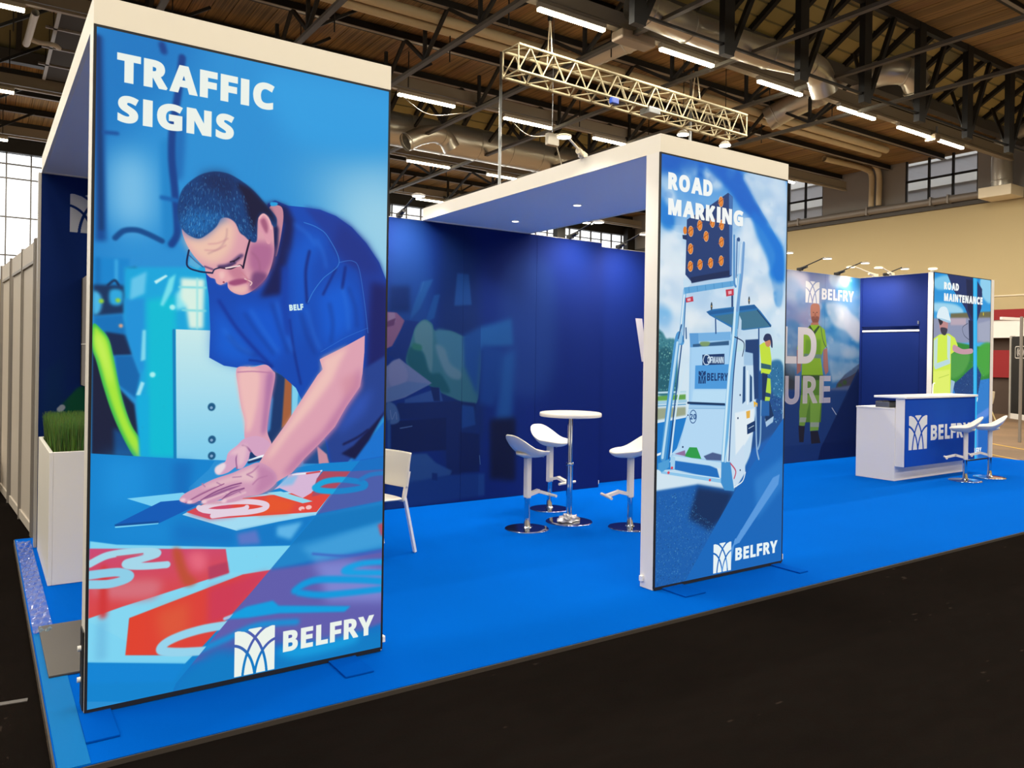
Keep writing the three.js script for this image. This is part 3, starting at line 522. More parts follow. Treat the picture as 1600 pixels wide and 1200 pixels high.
  l('#16365f',1.6,0.2,1,'31,173.7 69.7,175.6');
  p('#17386a',0,1,0,'45.1,139.3 68.8,138.2 69,146.4 45.3,146.9');
  t('OFMANN','#cfe4f4',50.5,145.2,4.6,17.5,.1);
  l('#cfe4f4',0.7,0,1,'45.9,143.4 47.7,139.8 51.4,139.7 53.7,142.7 51.6,146 47.8,146.1 45.9,143.4');
  e('#17386a',49.8,142.9,1.2,1.2,0);
  p('#4c9adc',0,1,0,'38,147.1 74,145.9 73.7,164.2 37.6,163.8');
  m('#143a70',41.5,151.0,7.6,9.1);
  t('BELFRY','#143a70',50.3,158.1,5.6,22.8,0.2);
  p('#b4d9f5',0.3,1,0,'31.8,177.7 71.1,178.7 68.2,217.2 14.6,209.6 23.4,203.8');
  l('#7fb2dc',0.5,0.1,1,'31.8,177.7 71.1,178.9');
  ring(c,'#1d4a86',36.5,183.7,3.4,4.6,.6);
  t('20','#1d4a86',33.4,185.6,3.8,6.2,0.1);
  p('#2f9c4c',0.2,1,0,'28.3,211.5 33.2,205.4 40.9,206 45.8,214.5 35.7,213.2');
  p('#8f6f9e',0.3,1,0,'18.3,209.3 28.7,207.3 29.5,211.6');
  p('#4a5f8e',0.4,1,0,'48.1,212.7 57.6,210.5 67.3,212.7 67.4,217.1 51.3,215.6');
  e('#1d3a66',26.7,204.9,0.6,0.6,0);
  e('#1d3a66',31.2,182.5,0.6,0.6,0);
  p('#c6dff2',0.3,1,0,'76.3,137.8 97.4,134.1 102.6,146.5 105.5,180.7 100.2,212.4 87.7,228.5 75.9,227.6');
  p('#9fc4e4',0.4,1,0,'90.5,134.2 100.9,136.3 102.1,146.5 90.8,146.6');
  p('#224d80',0.3,1,0,'90,147.7 92.6,147.1 93.2,173.6 89.8,175.8');
  p('#224d80',0.3,1,0,'97.9,153.3 100.5,155.6 101,173.8 98.1,174.8');
  l('#e6f2f8',1.3,0.2,1,'95.2,151 95.8,175.9');
  p('#e2eef5',0.6,1,0,'81.5,182.3 103.8,179.5 102.4,196.5 83.2,218.1');
  p('#e9b43c',0.2,1,0,'102.7,173.8 107.5,175.6 107.2,178.2 103.4,178.4');
  p('#e4b04a',0.2,1,0,'94.2,181.5 98.9,180.8 98.7,186.4 94.9,187');
  p('#17386a',0.2,1,0,'95.4,191.7 105,188.7 105.2,196.7 95.9,199');
  l('#cfe4f4',0.5,0,1,'97.5,194.6 103.4,192.6');
  e('#2a3f66',85.0,186.3,0.8,0.8,0);
  e('#2a3f66',87.1,169.0,0.8,0.8,0);
  p('#1d3f74',0.4,1,0,'92.1,127.4 107.7,126.4 108.9,171.6 103.6,172.7 101,137.4 92.3,136.4');
  l('#1b4a86',1.5,0.1,1,'107.2,105.3 108.9,172.8');
  l('#1b4a86',1.3,0.1,1,'58.5,113 59.1,123.3');
  l('#1b3f74',2,0.1,1,'76.4,94.5 77.1,123.3');
  l('#7fa9d0',1.8,0.2,1,'111.6,174 111.4,202.7 108.9,210.6');
  l('#8fb4da',1.6,0.2,1,'105.5,177.3 107.1,208.2 110,218.6');
  p('#a9c8e4',0.3,1,0,'116.4,187.9 127.2,185.9 126.4,190.5 118.3,194.3');
  p('#16345f',0.4,1,0,'115.1,171.7 120.5,170.7 127.2,185.9 117.3,190.2');
  p('#2672b2',0.1,1,0,'48.5,108.2 54.3,106.1 101.8,100.2 109,104.7 122.7,115.3 121.5,116.7 89.8,120.2 85.4,119.7 75,118.4 52,110.5');
  p('#3d7390',0.5,1,0,'56,111.1 105.4,104.3 121.5,116 90.2,119.6 78.3,117.7');
  p('#1c5e9c',0.1,1,0,'48.5,108.2 102.2,100.4 105.7,102.9 52,110.2');
  l('#16406e',1,0.1,1,'105.4,104.3 121.8,116.2');
  e('#33424f',54.0,103.9,1,3,0.1);
  e('#b98f4a',54.0,103.9,0.6,0.6,0.1);
  e('#33424f',95.6,97.4,1,3,0.1);
  e('#b98f4a',95.6,97.4,0.6,0.6,0.1);
  p('#c3e040',0.2,1,0,'108.7,131 114,128.6 121.3,132.5 123.4,141.7 123.1,151 120.9,153.3 111,152.7 110.8,144.1');
  p('#2f5f6e',0.2,1,0,'110.8,144.7 122.9,146.3 123,149.8 110.9,148.7');
  p('#b4d848',0.3,1,0,'114.7,155.6 122.5,156.8 123.5,167.2 121.8,174.2 116,174.1');
  p('#24466a',0.2,1,0,'115.9,167.1 122.8,168.4 122.8,171.3 116,170.6');
  p('#18315c',0.4,1,0,'112.3,152.2 119.1,153.3 116,174.1 112.8,172.8');
  p('#2563a8',0.5,1,0,'112.5,174 121.5,174.2 121.8,185.7 111.9,185.5');
  p('#c98a68',0.2,1,1,'114.5,125.5 121.2,126.1 121.3,131.3 116.8,131.6');
  p('#28345c',0.1,1,1,'113.1,126.3 115.7,122.4 121.1,122.3 123.9,126.6 124.4,132.4 122.6,131.9 121.2,126.9 115.8,128');
  l('#4c97d2',5.5,0.1,1,'23.5,130.2 18.8,132.4 7.3,211.3');
  l('#b9def4',2.2,0.1,1,'19.5,131.3 6.6,211.2');
  l('#1b4c86',1.2,0.1,1,'23.6,133.3 12.5,212.6');
  l('#cfe6f4',1.6,0.1,1,'28.8,147 20.4,172.2 14.6,210.7');
  l('#8fc2e8',3.6,0.1,1,'26.1,94.2 25.3,102.7 22,130.2');
  l('#e2f0f8',1.2,0.1,1,'25.5,97.5 22.4,122.8');
  l('#2d6ca8',1,0.1,1,'27,99.5 25.4,130.1');
  l('#28598f',1.2,0.2,1,'23.2,118.6 20.2,128.2');
  l('#28598f',1.2,0.2,1,'27.8,120.6 28.3,127.9');
  l('#6fb2e2',6,0.1,1,'84.1,80.7 80.7,113.2 75.8,153.3 69.9,218.4');
  l('#cdeaf8',2.4,0.1,1,'80.8,80.9 78.7,121.1 74.2,155.5 68.8,218.3');
  l('#1a4a86',1.2,0.1,1,'85.2,110.8 79.2,155.5 75.7,217.6');
  p('#b9d4ea',0.3,1,0,'84.8,109.1 87.4,112.9 87.2,124.2 82.7,125.4');
  l('#1c2f55',0.8,0.1,1,'79.8,125.5 90.4,129.7 88.9,139.8');
  l('#6f9ed2',2.6,0.1,1,'88.6,54.7 86.7,80.6 82.2,105.5');
  l('#d6e6f4',1,0.1,1,'85.6,56.1 83.3,80.9 80.5,103.4');
  l('#315f9c',1,0.1,1,'80.9,52.1 80.4,81.1');
  l('#4d8cc8',2,0.1,1,'77.5,50.2 78.3,82.3 80.1,87.8');
  e('#2a4f86',84.0,41.2,1.6,1.6,0.3);
  e('#2a4f86',82.6,52.5,1.6,1.6,0.3);
  p('#1f3c74',0.15,1,0,'27,43.9 50.2,31.3 70.1,19.2 75.3,21.6 75.4,80.3 72.4,81.6 32.8,87.6 26.3,82.8');
  p('#152a56',0.4,1,0,'31.2,84.5 74,76 75.7,79.8 32.8,88.5');
  p('#3f6fb0',0.3,1,0,'71,20 75.3,21.6 75.4,80.3 73.2,79.9');
  e('#e0812e',25.3,51.7,1.9,2.8,0.2);
  p('#1a2f5c',0.2,1,0,'22.7,55.2 27.2,54.7 27.3,58.4 23.1,57.8');
  e('#f0c8a0',62.4,26.8,2.62,3.9,0.05);
  e('#d9772a',62.4,26.8,2.3,3.5,0.1);
  e('#f0a04a',62.4,26.8,0.7,2.4,0.3);
  l('#a8501c',0.5,0.2,1,'58.9,28.5 65.6,24');
  e('#f0c8a0',31.2,51.7,2.62,3.9,0.05);
  e('#d9772a',31.2,51.7,2.3,3.5,0.1);
  e('#f0a04a',31.2,51.7,0.7,2.4,0.3);
  l('#a8501c',0.5,0.2,1,'27.9,53.3 34.2,49');
  e('#f0c8a0',40.3,46.5,2.62,3.9,0.05);
  e('#d9772a',40.3,46.5,2.3,3.5,0.1);
  e('#f0a04a',40.3,46.5,0.7,2.4,0.3);
  l('#a8501c',0.5,0.2,1,'37,48.1 43.4,43.8');
  e('#f0c8a0',53.6,42.9,2.62,3.9,0.05);
  e('#d9772a',53.6,42.9,2.3,3.5,0.1);
  e('#f0a04a',53.6,42.9,0.7,2.4,0.3);
  l('#a8501c',0.5,0.2,1,'50.2,44.5 56.8,40.1');
  e('#f0c8a0',63.5,43.7,2.62,3.9,0.05);
  e('#d9772a',63.5,43.7,2.3,3.5,0.1);
  e('#f0a04a',63.5,43.7,0.7,2.4,0.3);
  l('#a8501c',0.5,0.2,1,'60,45.4 66.7,41');
  e('#f0c8a0',47.1,53.7,2.62,3.9,0.05);
  e('#d9772a',47.1,53.7,2.3,3.5,0.1);
  e('#f0a04a',47.1,53.7,0.7,2.4,0.3);
  l('#a8501c',0.5,0.2,1,'43.7,55.3 50.2,51');
  e('#f0c8a0',63.6,56.2,2.62,3.9,0.05);
  e('#d9772a',63.6,56.2,2.3,3.5,0.1);
  e('#f0a04a',63.6,56.2,0.7,2.4,0.3);
  l('#a8501c',0.5,0.2,1,'60.1,57.9 66.8,53.5');
  e('#f0c8a0',31.2,64.2,2.62,3.9,0.05);
  e('#d9772a',31.2,64.2,2.3,3.5,0.1);
  e('#f0a04a',31.2,64.2,0.7,2.4,0.3);
  l('#a8501c',0.5,0.2,1,'27.9,65.8 34.2,61.6');
  e('#f0c8a0',31.3,76.6,2.62,3.9,0.05);
  e('#d9772a',31.3,76.6,2.3,3.5,0.1);
  e('#f0a04a',31.3,76.6,0.7,2.4,0.3);
  l('#a8501c',0.5,0.2,1,'28,78.1 34.3,74');
  e('#f0c8a0',41.2,74.6,2.62,3.9,0.05);
  e('#d9772a',41.2,74.6,2.3,3.5,0.1);
  e('#f0a04a',41.2,74.6,0.7,2.4,0.3);
  l('#a8501c',0.5,0.2,1,'37.8,76.2 44.2,72');
  e('#f0c8a0',52.3,72.5,2.62,3.9,0.05);
  e('#d9772a',52.3,72.5,2.3,3.5,0.1);
  e('#f0a04a',52.3,72.5,0.7,2.4,0.3);
  l('#a8501c',0.5,0.2,1,'48.8,74 55.4,69.8');
  e('#f0c8a0',63.6,70.0,2.62,3.9,0.05);
  e('#d9772a',63.6,70.0,2.3,3.5,0.1);
  e('#f0a04a',63.6,70.0,0.7,2.4,0.3);
  l('#a8501c',0.5,0.2,1,'60.1,71.6 66.8,67.3');
  p('#c6e0f2',0.2,1,0,'24.4,85 32.8,88.7 26.9,93.3 24.6,91.3');
  p('#5ea4d8',0.1,1,0,'25,92.1 77.5,83.7 77.9,87.7 26,96.5');
  l('#2f74b0',0.3,0,1,'29.9,91.4 30.6,95.4');
  l('#2f74b0',0.3,0,1,'38.4,90.1 39.1,94');
  l('#2f74b0',0.3,0,1,'47.1,88.8 47.8,92.7');
  l('#2f74b0',0.3,0,1,'56,87.5 56.7,91.2');
  l('#2f74b0',0.3,0,1,'65,86.1 65.7,89.8');
  l('#2f74b0',0.3,0,1,'74.2,84.7 74.9,88.3');
  p('#c2384e',0.1,1,0,'27,99.4 34.3,97.7 35.1,101.3 27.5,102.6');
  p('#e7b0bc',0.2,1,0,'28.5,99.8 31.9,99.1 32.2,101 28.9,101.6');
  p('#c2384e',0.1,1,0,'69,90.9 77.9,89.7 78.1,94.4 69.8,95.9');
  p('#e7b0bc',0.2,1,0,'71.7,91.9 75.6,91.2 75.7,93.6 72.1,94.3');
  p('#bfe0f4',0.2,1,0,'14.3,209.5 19,210.8 67.5,218.6 67.6,223 54.6,220 18.8,214.1');
  p('#1f6fc0',0.4,1,0,'18.8,214.1 54.6,220 62.7,222.7 66.1,231.2 19.3,220.5');
  p('#a3d2f0',0.2,1,0,'14.3,209.5 19.1,211.8 18.7,220.2 14.5,219.4');
  p('#8ec6ec',0.2,1,0,'4.3,219 67.7,230 67.8,233.7 5.6,222.2');
  l('#dceef8',0.5,0.1,1,'6.1,220 66.1,230.3');
  e('#d84a5c',12.7,222.1,1.2,1,0.2);
  e('#d84a5c',55.2,230.5,1.2,1,0.2);
  e('#d84a5c',16.0,219.0,1.2,1,0.2);
  p('#4f9fd8',0.3,1,0,'2.4,215 13.2,212.5 13.3,218.3 6.1,221.4 2.5,219.1');
  p('#3f8fd0',0.3,1,0,'67.4,218.1 77.4,218.7 82.1,240.8 71.2,239.3 67.2,233.4');
  l('#bfe2f6',1.2,0.2,1,'75.2,199.7 71.6,218.3');
  p('#c9dff2',0.5,1,0,'77.4,218.7 92.3,206.1 94.5,227.7 84.5,238.2 80.2,232.2');
  l('#c0405c',1,0.3,1,'77.4,219.8 83.4,225.8 81.8,231.3');
  e('#22365f',88.5,225.6,0.7,0.7,0);
  e('#22365f',26.4,204.9,0.7,0.7,0);
  l('#e6f2f8',1,0.2,1,'82,238 91.2,234.2 94.5,227.7');
  m('#eaf6f8',60.3,278.0,19.5,21.6);
  t('BELFRY','#eaf6f8',84.5,293.3,9.5,49.7,0.6);
  t('ROAD','#f4f8f6',8.0,24.6,11.7,45.2,1.3);
  t('MARKING','#f4f8f6',8.4,42.4,11.6,78.9,1.3);
};
const drawRoadMaintenance = ({ p, l, e, t, m, c }) => {
  const g = c.createLinearGradient(0, 0, 0, 120); g.addColorStop(0, '#0f8ad8'); g.addColorStop(1, '#4fb2e8'); c.fillStyle = g; c.fillRect(0, 0, 186, 303);
  p('#7cc8ee',3,1,1,'0.9,11.5 45,3 56.3,21.3 9.1,27');
  p('#8fd0f0',3,1,1,'148.1,1.3 183.7,1.8 185,39.2 154.9,29.4');
  p('#9fd6f0',3,1,1,'-0.5,48.8 68,48 90.3,60.7 5,61.9');
  p('#6e6a4e',1.5,1,0,'52.3,63 188.5,53.5 189,67.9 52.6,73.3');
  p('#8f96b4',2,1,0,'-1.8,72.8 188.9,63.6 190.3,105.5 -0.5,112.6');
  p('#b9a8b8',2,1,0,'52.5,70.6 101.8,68.6 102.1,79.7 52.9,81.5');
  p('#a3a9c0',2,1,0,'141.9,75.5 189,67.9 190.4,108.4 142.9,103.8');
  p('#2f8a3a',1.5,1,0,'-0.5,112.6 69.9,108.3 190.7,117.1 192.6,172.1 1.8,187.1');
  p('#46a542',3,1,1,'143.3,118 187.4,108.5 189,154.7 144.8,160.5');
  p('#4f9f4a',3,1,1,'54.4,127.8 115,126.9 99,154.9 58.3,166');
  e('#e6d232',160.1,59.1,1.4,3,0.3);
  p('#2a7fd0',1,1,0,'1.6,181.8 192.4,166.3 197.2,302.8 5.1,291.1');
  p('#5a8ee0',1.5,1,0,'141.3,228.5 194,212.7 197.2,302.8 143.7,299.6');
  p('#1668c2',3,1,0,'147.5,240.1 194.5,227.2 197.2,302.8 149.5,299.9');
  p('#17427f',1,1,0,'61.3,176.9 88.3,166 110.2,154.9 138.4,143.5 156.5,160.5 145.8,191.7 72.7,193.5');
  speckle(c, '66.8,179.7 99,154.9 126.7,138 155.9,143.4 180.8,177.8 145.9,194.6 72.7,193.5', ['#0d2a55', '#3f86c4', '#1a4f8c', '#8fb8d6'], 420, .8);
  p('#1a2f66',0.5,1,0,'39.6,0.7 127.8,-1.5 154.5,18 152.7,49.4 138.9,72.7 118.9,76.3 98.4,52 61.8,26.5');
  p('#0f1f4a',1,1,0,'99.6,4.7 133.7,5.2 124.5,70.5 106.9,54.4');
  l('#1a2a52',2,0.3,1,'124.5,73.3 125.6,104.2 120.4,121.2');
  p('#13244a',0.5,1,0,'110.3,71 138.9,72.7 134.8,120.9 114.8,121.3');
  l('#22304f',0.9,0.1,1,'107.6,76.7 91.1,84.3 97.1,96.6 117,104.4');
  l('#22304f',0.8,0.1,1,'139.7,10.4 154.8,26.5 146.8,49.7');
  speckle(c, '111.9,121.3 137.6,120.9 145.9,194.6 111.2,182.9', ['#0d1f40', '#2f5f9e', '#5f90c4', '#173a70'], 160, .7);
  p('#d4ee52',0.3,1,0,'-2.6,112.7 1.2,104.6 19.1,97.4 47.9,95.2 67,101.5 76.7,113.7 70.4,122 55.4,127.8 56.4,190.5 -0.1,191.1');
  p('#e2f26e',1.5,1,0,'2.8,155.2 52.5,152.3 53.7,191.8 1.9,191.1');
  p('#c79aa8',0.3,1,1,'64.6,112.6 92.3,118.9 123.2,117.8 123.4,125.4 89.8,127.3 62.2,122.2');
  p('#bcdce0',0.3,1,0,'2.5,144.5 53.5,134.6 53.8,142.8 7.9,152.5');
  p('#c4e0da',0.4,1,0,'2.4,107.2 14,101.6 12.8,144.4 3.6,147.2');
  p('#c8e4dc',0.4,1,0,'42.7,96.8 53.5,100.5 52.1,140.1 43.9,133.4');
  l('#a8c840',0.8,0.4,1,'18.6,165.9 50.1,160.5');
  p('#c08a8a',0.2,1,1,'18.3,74.7 42,76.4 43.4,87.2 34.7,97 22.6,93.3');
  p('#3c3a4c',0.6,1,1,'22.4,86.6 42.4,87.8 37.4,97.7 25.8,95.9');
  p('#2f2a38',0.3,1,1,'14.6,72.1 28.8,76.9 22.2,82.6 18,80');
  p('#dff0f8',0.15,1,1,'10.5,71 14.2,60.1 25.5,53.4 40.3,54.8 49.7,68 52.7,76.6 42,77 23.5,73.4');
  p('#a9cfe6',0.3,1,0,'11.5,70.9 23.4,71.8 51.6,74.7 52.7,77.4 41,77.6 22,74.5');
  p('#9fc0d8',0.4,1,0,'56.8,168.7 69.3,171.5 61.8,192 55.4,191.9');
  e('#e6f2f4',143.3,203.1,1.6,2.6,0.6);
  e('#e6f2f4',144.4,200.2,1.6,2.6,0.6);
  p('#22b4f2',0.3,1,0,'123.1,-2.6 136.9,-3 144.8,299.6 134.4,299');
  l('#8fe4ff',0.8,0.2,1,'128.9,-2.4 138.9,296.4');
  m('#f0f8f8',105.8,276.3,16.6,24.8);
  t('BELFRY','#f4fafa',124.7,291.4,9.3,36.0,0.6);
  t('ROAD','#f6faf8',30.5,25.6,11.8,46.7,1.5);
  t('MAINTENANCE','#f6faf8',31.1,43.9,12.4,125.6,1.5);
};
const drawBackWall = ({ p, l, e, t, m, c }) => {
  const g = c.createLinearGradient(0, 0, 595, 0); g.addColorStop(0, '#0a3386'); g.addColorStop(.4, '#0a3486'); g.addColorStop(.55, '#0b3088'); g.addColorStop(1, '#0b2a84'); c.fillStyle = g; c.fillRect(0, 0, 600, 303);
  p('#1f4f9e',14,1,1,'309.7,4.5 351.3,-0.2 356.9,145.9 311.6,120');
  p('#12306e',10,1,1,'368.7,22 408.9,18.1 421.4,245 372.5,242.4');
  p('#1a3f94',14,1,1,'451.9,43.1 515.6,38.2 518.2,174.4 454.4,173.9');
  p('#2a6cb4',1.5,1,0,'345.5,64.8 359.3,60.8 343.7,93.3 332.7,105.9 333.7,97.8');
  p('#1f62ae',1.5,1,0,'360.7,78.1 367.7,76.7 361.1,102.8 350.8,107.3 354.1,96.9');
  p('#2460ac',1.5,1,0,'388.7,52.5 403.4,52.5 407.7,86 385.7,88.2');
  p('#0f2a62',4,1,0,'307.9,71.3 332.1,69.7 332.5,97.9 308.3,99');
  l('#3f7cbc',1,0.5,1,'347.8,64.6 344.6,75');
  p('#c8788e',0.8,1,0,'304.6,98.4 316.9,98.8 327.4,107.8 320.3,119.4 312.3,133.7 305.2,136.7');
  p('#d9a0ae',1,1,0,'307.6,99.2 314.8,98.9 316,108.3 307.8,110.4');
  p('#8f4560',0.8,1,0,'305.7,108.6 315.9,104.5 314,112.1 305.8,114.2');
  p('#1a3580',1,1,0,'326.4,106 343.3,107.2 337.3,128.4 329.2,149.5 316.6,147.7 308.3,142.2 315.4,132.7');
  p('#4c9a94',1,1,1,'336.1,120.8 340.2,111.1 349.8,104.6 358.5,108.6 363.1,116.2 380.9,115.6 397,121 418.1,126.5 419.1,178.9 412.3,196.9 384.4,188.4 366.4,180.3 344.4,166.6 329.2,151.4 331.1,138.1');
  p('#7ab4a6',1.6,1,1,'338.2,117 347.6,106.1 358.6,112.4 360.1,135.6 359.4,158.9 355.1,160.9 348.2,139.7 339.5,130.3');
  p('#5aa6ae',2.5,1,1,'363.1,116.2 380.9,116.6 399.4,125 399.8,150.8 386.3,166.7 370.1,141.3');
  p('#1f7466',2,1,1,'330.3,151.4 333.1,134.2 348.2,139.7 357.3,160.8 370.5,162.8 382.1,182.5 366.4,180.3 346.5,166.6');
  p('#3f9c66',1.5,1,1,'336.3,130.4 345.9,132.1 346,137.8 336.4,136.1');
  p('#8cbcb8',2.5,1,1,'363.3,131.7 374.5,135.4 381.5,151 395.4,160.8 393.2,168.7 379.5,164.7 370.3,151.1');
  p('#1f5fae',4,1,0,'397,121 417.8,110.4 461.5,98.5 464.6,129.5 437.4,132.2 420.6,134.5 416.8,186.9 399.9,154.8');
  p('#14449a',5,1,0,'421.7,130.5 449.7,134 450.2,158.7 438.7,199.5 419.3,195');
  p('#1c56a8',6,1,0,'449.8,140.1 467.2,133.6 463.7,216.7 441.4,216');
  p('#9fa8d0',0.8,1,0,'305.5,155.3 314.6,149.6 320.8,146.2 329.2,152.3 359.6,172.5 327.7,187.4 306.1,192.7');
  p('#b6b4d8',1.5,1,1,'309.5,153.4 320.8,147.7 330.4,160.9 327.5,172.3 310.9,174');
  p('#7f9ccc',1,1,0,'306.9,177.7 331.6,170.4 357.5,173.4 327.7,186.5 307.1,191.8');
  p('#14275e',1.2,1,0,'319.5,193 393.6,192.5 414.6,194.9 414.8,203 396.1,202.5 397.4,274.1 379.1,272.8 378.1,211.8 311.5,209.7');
  p('#0f1d4a',1,1,0,'312.6,211.6 378,209.9 378.7,245.3 313.1,245.4');
  p('#3f68b0',1,1,0,'327.8,189.3 368.6,177.4 373.3,192.1 327.8,193.1');
  p('#12265a',0.8,1,0,'357.5,176.3 368.6,177.4 369.9,192.1 362.2,191.9');
  l('#7f9fd0',1,0.4,1,'323,219.5 336.7,217.7');
  p('#1f55a4',1.5,1,0,'397.2,196.6 412.3,198.9 415,219.1 397.6,222.4');
  p('#101f50',1.5,1,0,'394.2,226.3 420,229.4 420.7,271.8 395,271');
  p('#0d1b48',5,1,0,'434.1,213.7 468.7,212.7 470,285.7 435.3,281');
  p('#5f86ba',1,1,1,'307.1,192.7 317.4,195.7 321.9,211.9 309.5,213.4');
  l('#9fb4d8',0.8,0.3,1,'311.3,200.3 313.5,209.7 317.6,202.3 318.7,209.9');
  p('#2f62a4',0.8,1,0,'308.5,211.4 311.5,209.7 312.1,245.3 309,245.2');
  p('#3a6cae',1.2,1,0,'313.2,249.2 326.6,247.1 354.4,247.8 365.5,258.2 385.8,268.3 383.7,273.1 335.6,279.1 313.7,279.3');
  p('#1d4c9c',2,1,0,'308.5,278.8 383.7,273.1 427.9,274.3 428.4,298.7 308.9,303.2');
  p('#14357c',0.8,1,0,'361.3,268.6 367.9,270 368.1,277.8 361.4,276.3');
  l('#5f8ac0',0.7,0.3,1,'420.9,253.6 422,263.8');
  c.globalAlpha = .42; c.fillStyle = '#0b2f80'; c.fillRect(0, 0, 420, 303); c.globalAlpha = 1;
  p('#0d3f7c',0.6,1,0,'15.8,191.9 26.1,173.6 38.7,170 39.3,213.9 16,212.9');
  p('#136a4a',1,1,0,'16.2,187.7 28,174.2 38.7,170 39,195.1 20.4,197.3');
  p('#0f3d80',5,0.7,0,'4.1,160.4 17.5,149.9 18.1,197.2 2.8,196.7');
  e('#c6d4ec',15.3,191.9,2.4,2.4,0.5);
  e('#c6d4ec',16.7,190.3,2.4,2.4,0.5);
  m('#e6eaf4',20.2,13.5,33.7,31.9);
};
const drawRecessedWall = ({ p, l, e, t, m, c }) => {
  const g = c.createLinearGradient(0, 0, 600, 0); g.addColorStop(0, '#0b2a84'); g.addColorStop(.35, '#0b2a84'); g.addColorStop(.62, '#3a5a9e'); g.addColorStop(1, '#2f7ec4'); c.fillStyle = g; c.fillRect(0, 0, 600, 303);
  p('#8a8cc0',6,1,0,'377.2,1.1 600.3,-5.1 601.2,109.2 380,114.3');
  p('#2a7fc8',6,1,0,'488.7,44.4 599.1,33.1 602.4,150 491.6,150.7');
  p('#3f92d4',5,1,0,'518.1,3.5 598.1,-2.2 599.1,33.1 536.9,36.6');
  p('#c9c6dc',7,1,1,'396.8,2.1 453.8,5.5 446.4,41.6 397.9,44.3');
  p('#d9dce6',5,1,1,'513.6,-1.5 563,-2.4 559,16.6 518.6,19.2');
  p('#b8cde6',5,1,1,'506.1,46.1 555.3,48.9 583.7,71.8 593.7,93.1 538.2,86.8 511.1,69.4');
  p('#c4d0e6',5,1,1,'551.1,62.4 597.8,71.2 598.8,109.3 565.7,93.9');
  p('#e2e6ee',4,1,1,'528.4,52.9 551,57.1 551.4,73 533.3,68.5');
  p('#7faede',5,1,1,'512.2,108.6 594.4,120.2 594.9,136.5 512.8,132.2');
  p('#4a7fc2',5,1,1,'402.7,78.9 435.3,87.7 427.9,118.3 399.8,118.9');
  p('#a9c3e0',4,1,0,'513.1,142.7 602.2,144.6 602.7,163.7 522.9,176.8');
  p('#4a4a62',1.5,1,0,'536.3,179.5 558.5,163.7 602.2,144.6 603.2,180 532.1,190.1');
  p('#3c4450',3,1,0,'396.2,133.8 424.3,136 425.7,188.9 397.6,188.5');
  e('#3f5a3a',545.4,182.3,6,4,2);
  e('#3f5a3a',558.9,177.0,6,4,2);
  p('#5f6f9e',2,1,0,'514.3,187.3 603.2,180 603.6,193.6 514.7,203');
  p('#2a4a8e',3,1,0,'397.6,188.5 514.5,192.5 603.6,193.6 605.1,245.5 398.9,238.3');
  p('#24478c',3,1,0,'397.6,188.5 603.5,190.9 607.1,316.6 400.6,305.7');
  clouds(c, '392.7,-2.5 600.3,-5.1 602.4,152.8 397,163.7', ['#e6eaf4', '#8fb4e0', '#3f86cc', '#c4cce4'], 160, 34, 3.1);
  p('#c08270',0.5,1,1,'462.6,53.5 473.9,49.1 485.5,52.4 486,70.5 479,81.1 470.5,81.4 463.1,71.4');
  p('#8f5a50',1,1,1,'464.7,71.3 484.3,70.5 480.3,82.3 470.5,82.7');
  e('#3a2a2e',469.6,63.9,1.3,0.8,0.2);
  e('#3a2a2e',478.9,63.5,1.3,0.8,0.2);
  l('#7a4a42',0.8,0.2,1,'470.8,75.7 478.4,75.4');
  p('#a86a5c',0.4,1,1,'472.6,64.6 476,64.4 476.6,70.8 472.3,71');
  p('#b87a68',0.5,1,0,'464.1,80.3 483.2,79.6 485.7,91.2 462.3,90.6');
  p('#8fc03a',0.6,1,0,'449.8,92.3 463.4,84.2 484.6,83.4 500.8,90.7 507.1,116.6 497.3,123.3 491.2,137.7 498.5,166.3 441.4,164.9 442.6,133.2 428,123.3 435.7,102.9');
  p('#74a838',3,1,0,'450.2,107.6 490.4,106.6 491.1,132.5 448.8,133.1');
  p('#6f8f8a',0.6,1,0,'446.7,130.6 493.2,131.2 493.4,137.7 446.8,136.9');
  p('#3f5a3a',0.5,1,0,'460.9,84.3 470.8,94.2 483.4,84.8 487.7,85.9 471,101.9 458,87');
  l('#4a6a5a',1.6,0.5,1,'489.8,85.8 496.9,109 507.2,120.5');
  p('#b07a78',0.5,1,0,'497.3,123.3 508.1,120.5 512.7,158.4 505,165 498,150.6');
  p('#a87270',0.6,1,0,'428,124.6 440.5,130.7 439.2,158.6 429.1,163.7');
  p('#5f8f3a',0.8,1,0,'441.4,164.9 498.4,165 496.9,189.7 494,241.6 439.2,239.7');
  p('#3f5a3a',1,1,0,'441.4,164.9 498.4,165 496.5,172.8 443.6,172.6');
  p('#7fae4a',0.6,1,0,'440.2,196.6 467.2,197 457.4,222.5 451.8,245.3 437.4,247.3 436.7,221.9');
  p('#86b84e',0.6,1,0,'465.1,197 495,197.5 491.4,223.4 487.9,254.4 465.4,254.8');
  p('#a8b8a8',0.5,1,0,'439,232.1 455.6,232.6 453.7,240.2 437.6,239.7');
  p('#a8b8a8',0.5,1,0,'466.3,240.7 489.7,241.5 489,249.2 466.1,248.4');
  p('#2a2a3c',0.5,1,0,'435.3,244.7 451.8,246.5 449.1,271.9 438,271.4');
  p('#2a2a3c',0.5,1,0,'466.6,254.8 486.6,255.6 494,275.4 469.3,275.5');
  l('#d6dcec',1.6,0.3,1,'524,219 538.6,232.6');
  p('#18336f',0.6,1,0,'597.7,152.8 607.1,316.6 483.1,316.3 495.1,283.3');
  p('#132a66',0.4,1,0,'483.1,316.3 495.1,283.3 602.5,155.5 619.2,322.8');
  m('#eef0f6',448.2,14.0,36.4,34.8);
  t('BELFRY','#eef0f6',491.2,41.7,18.1,89.7,0.6);
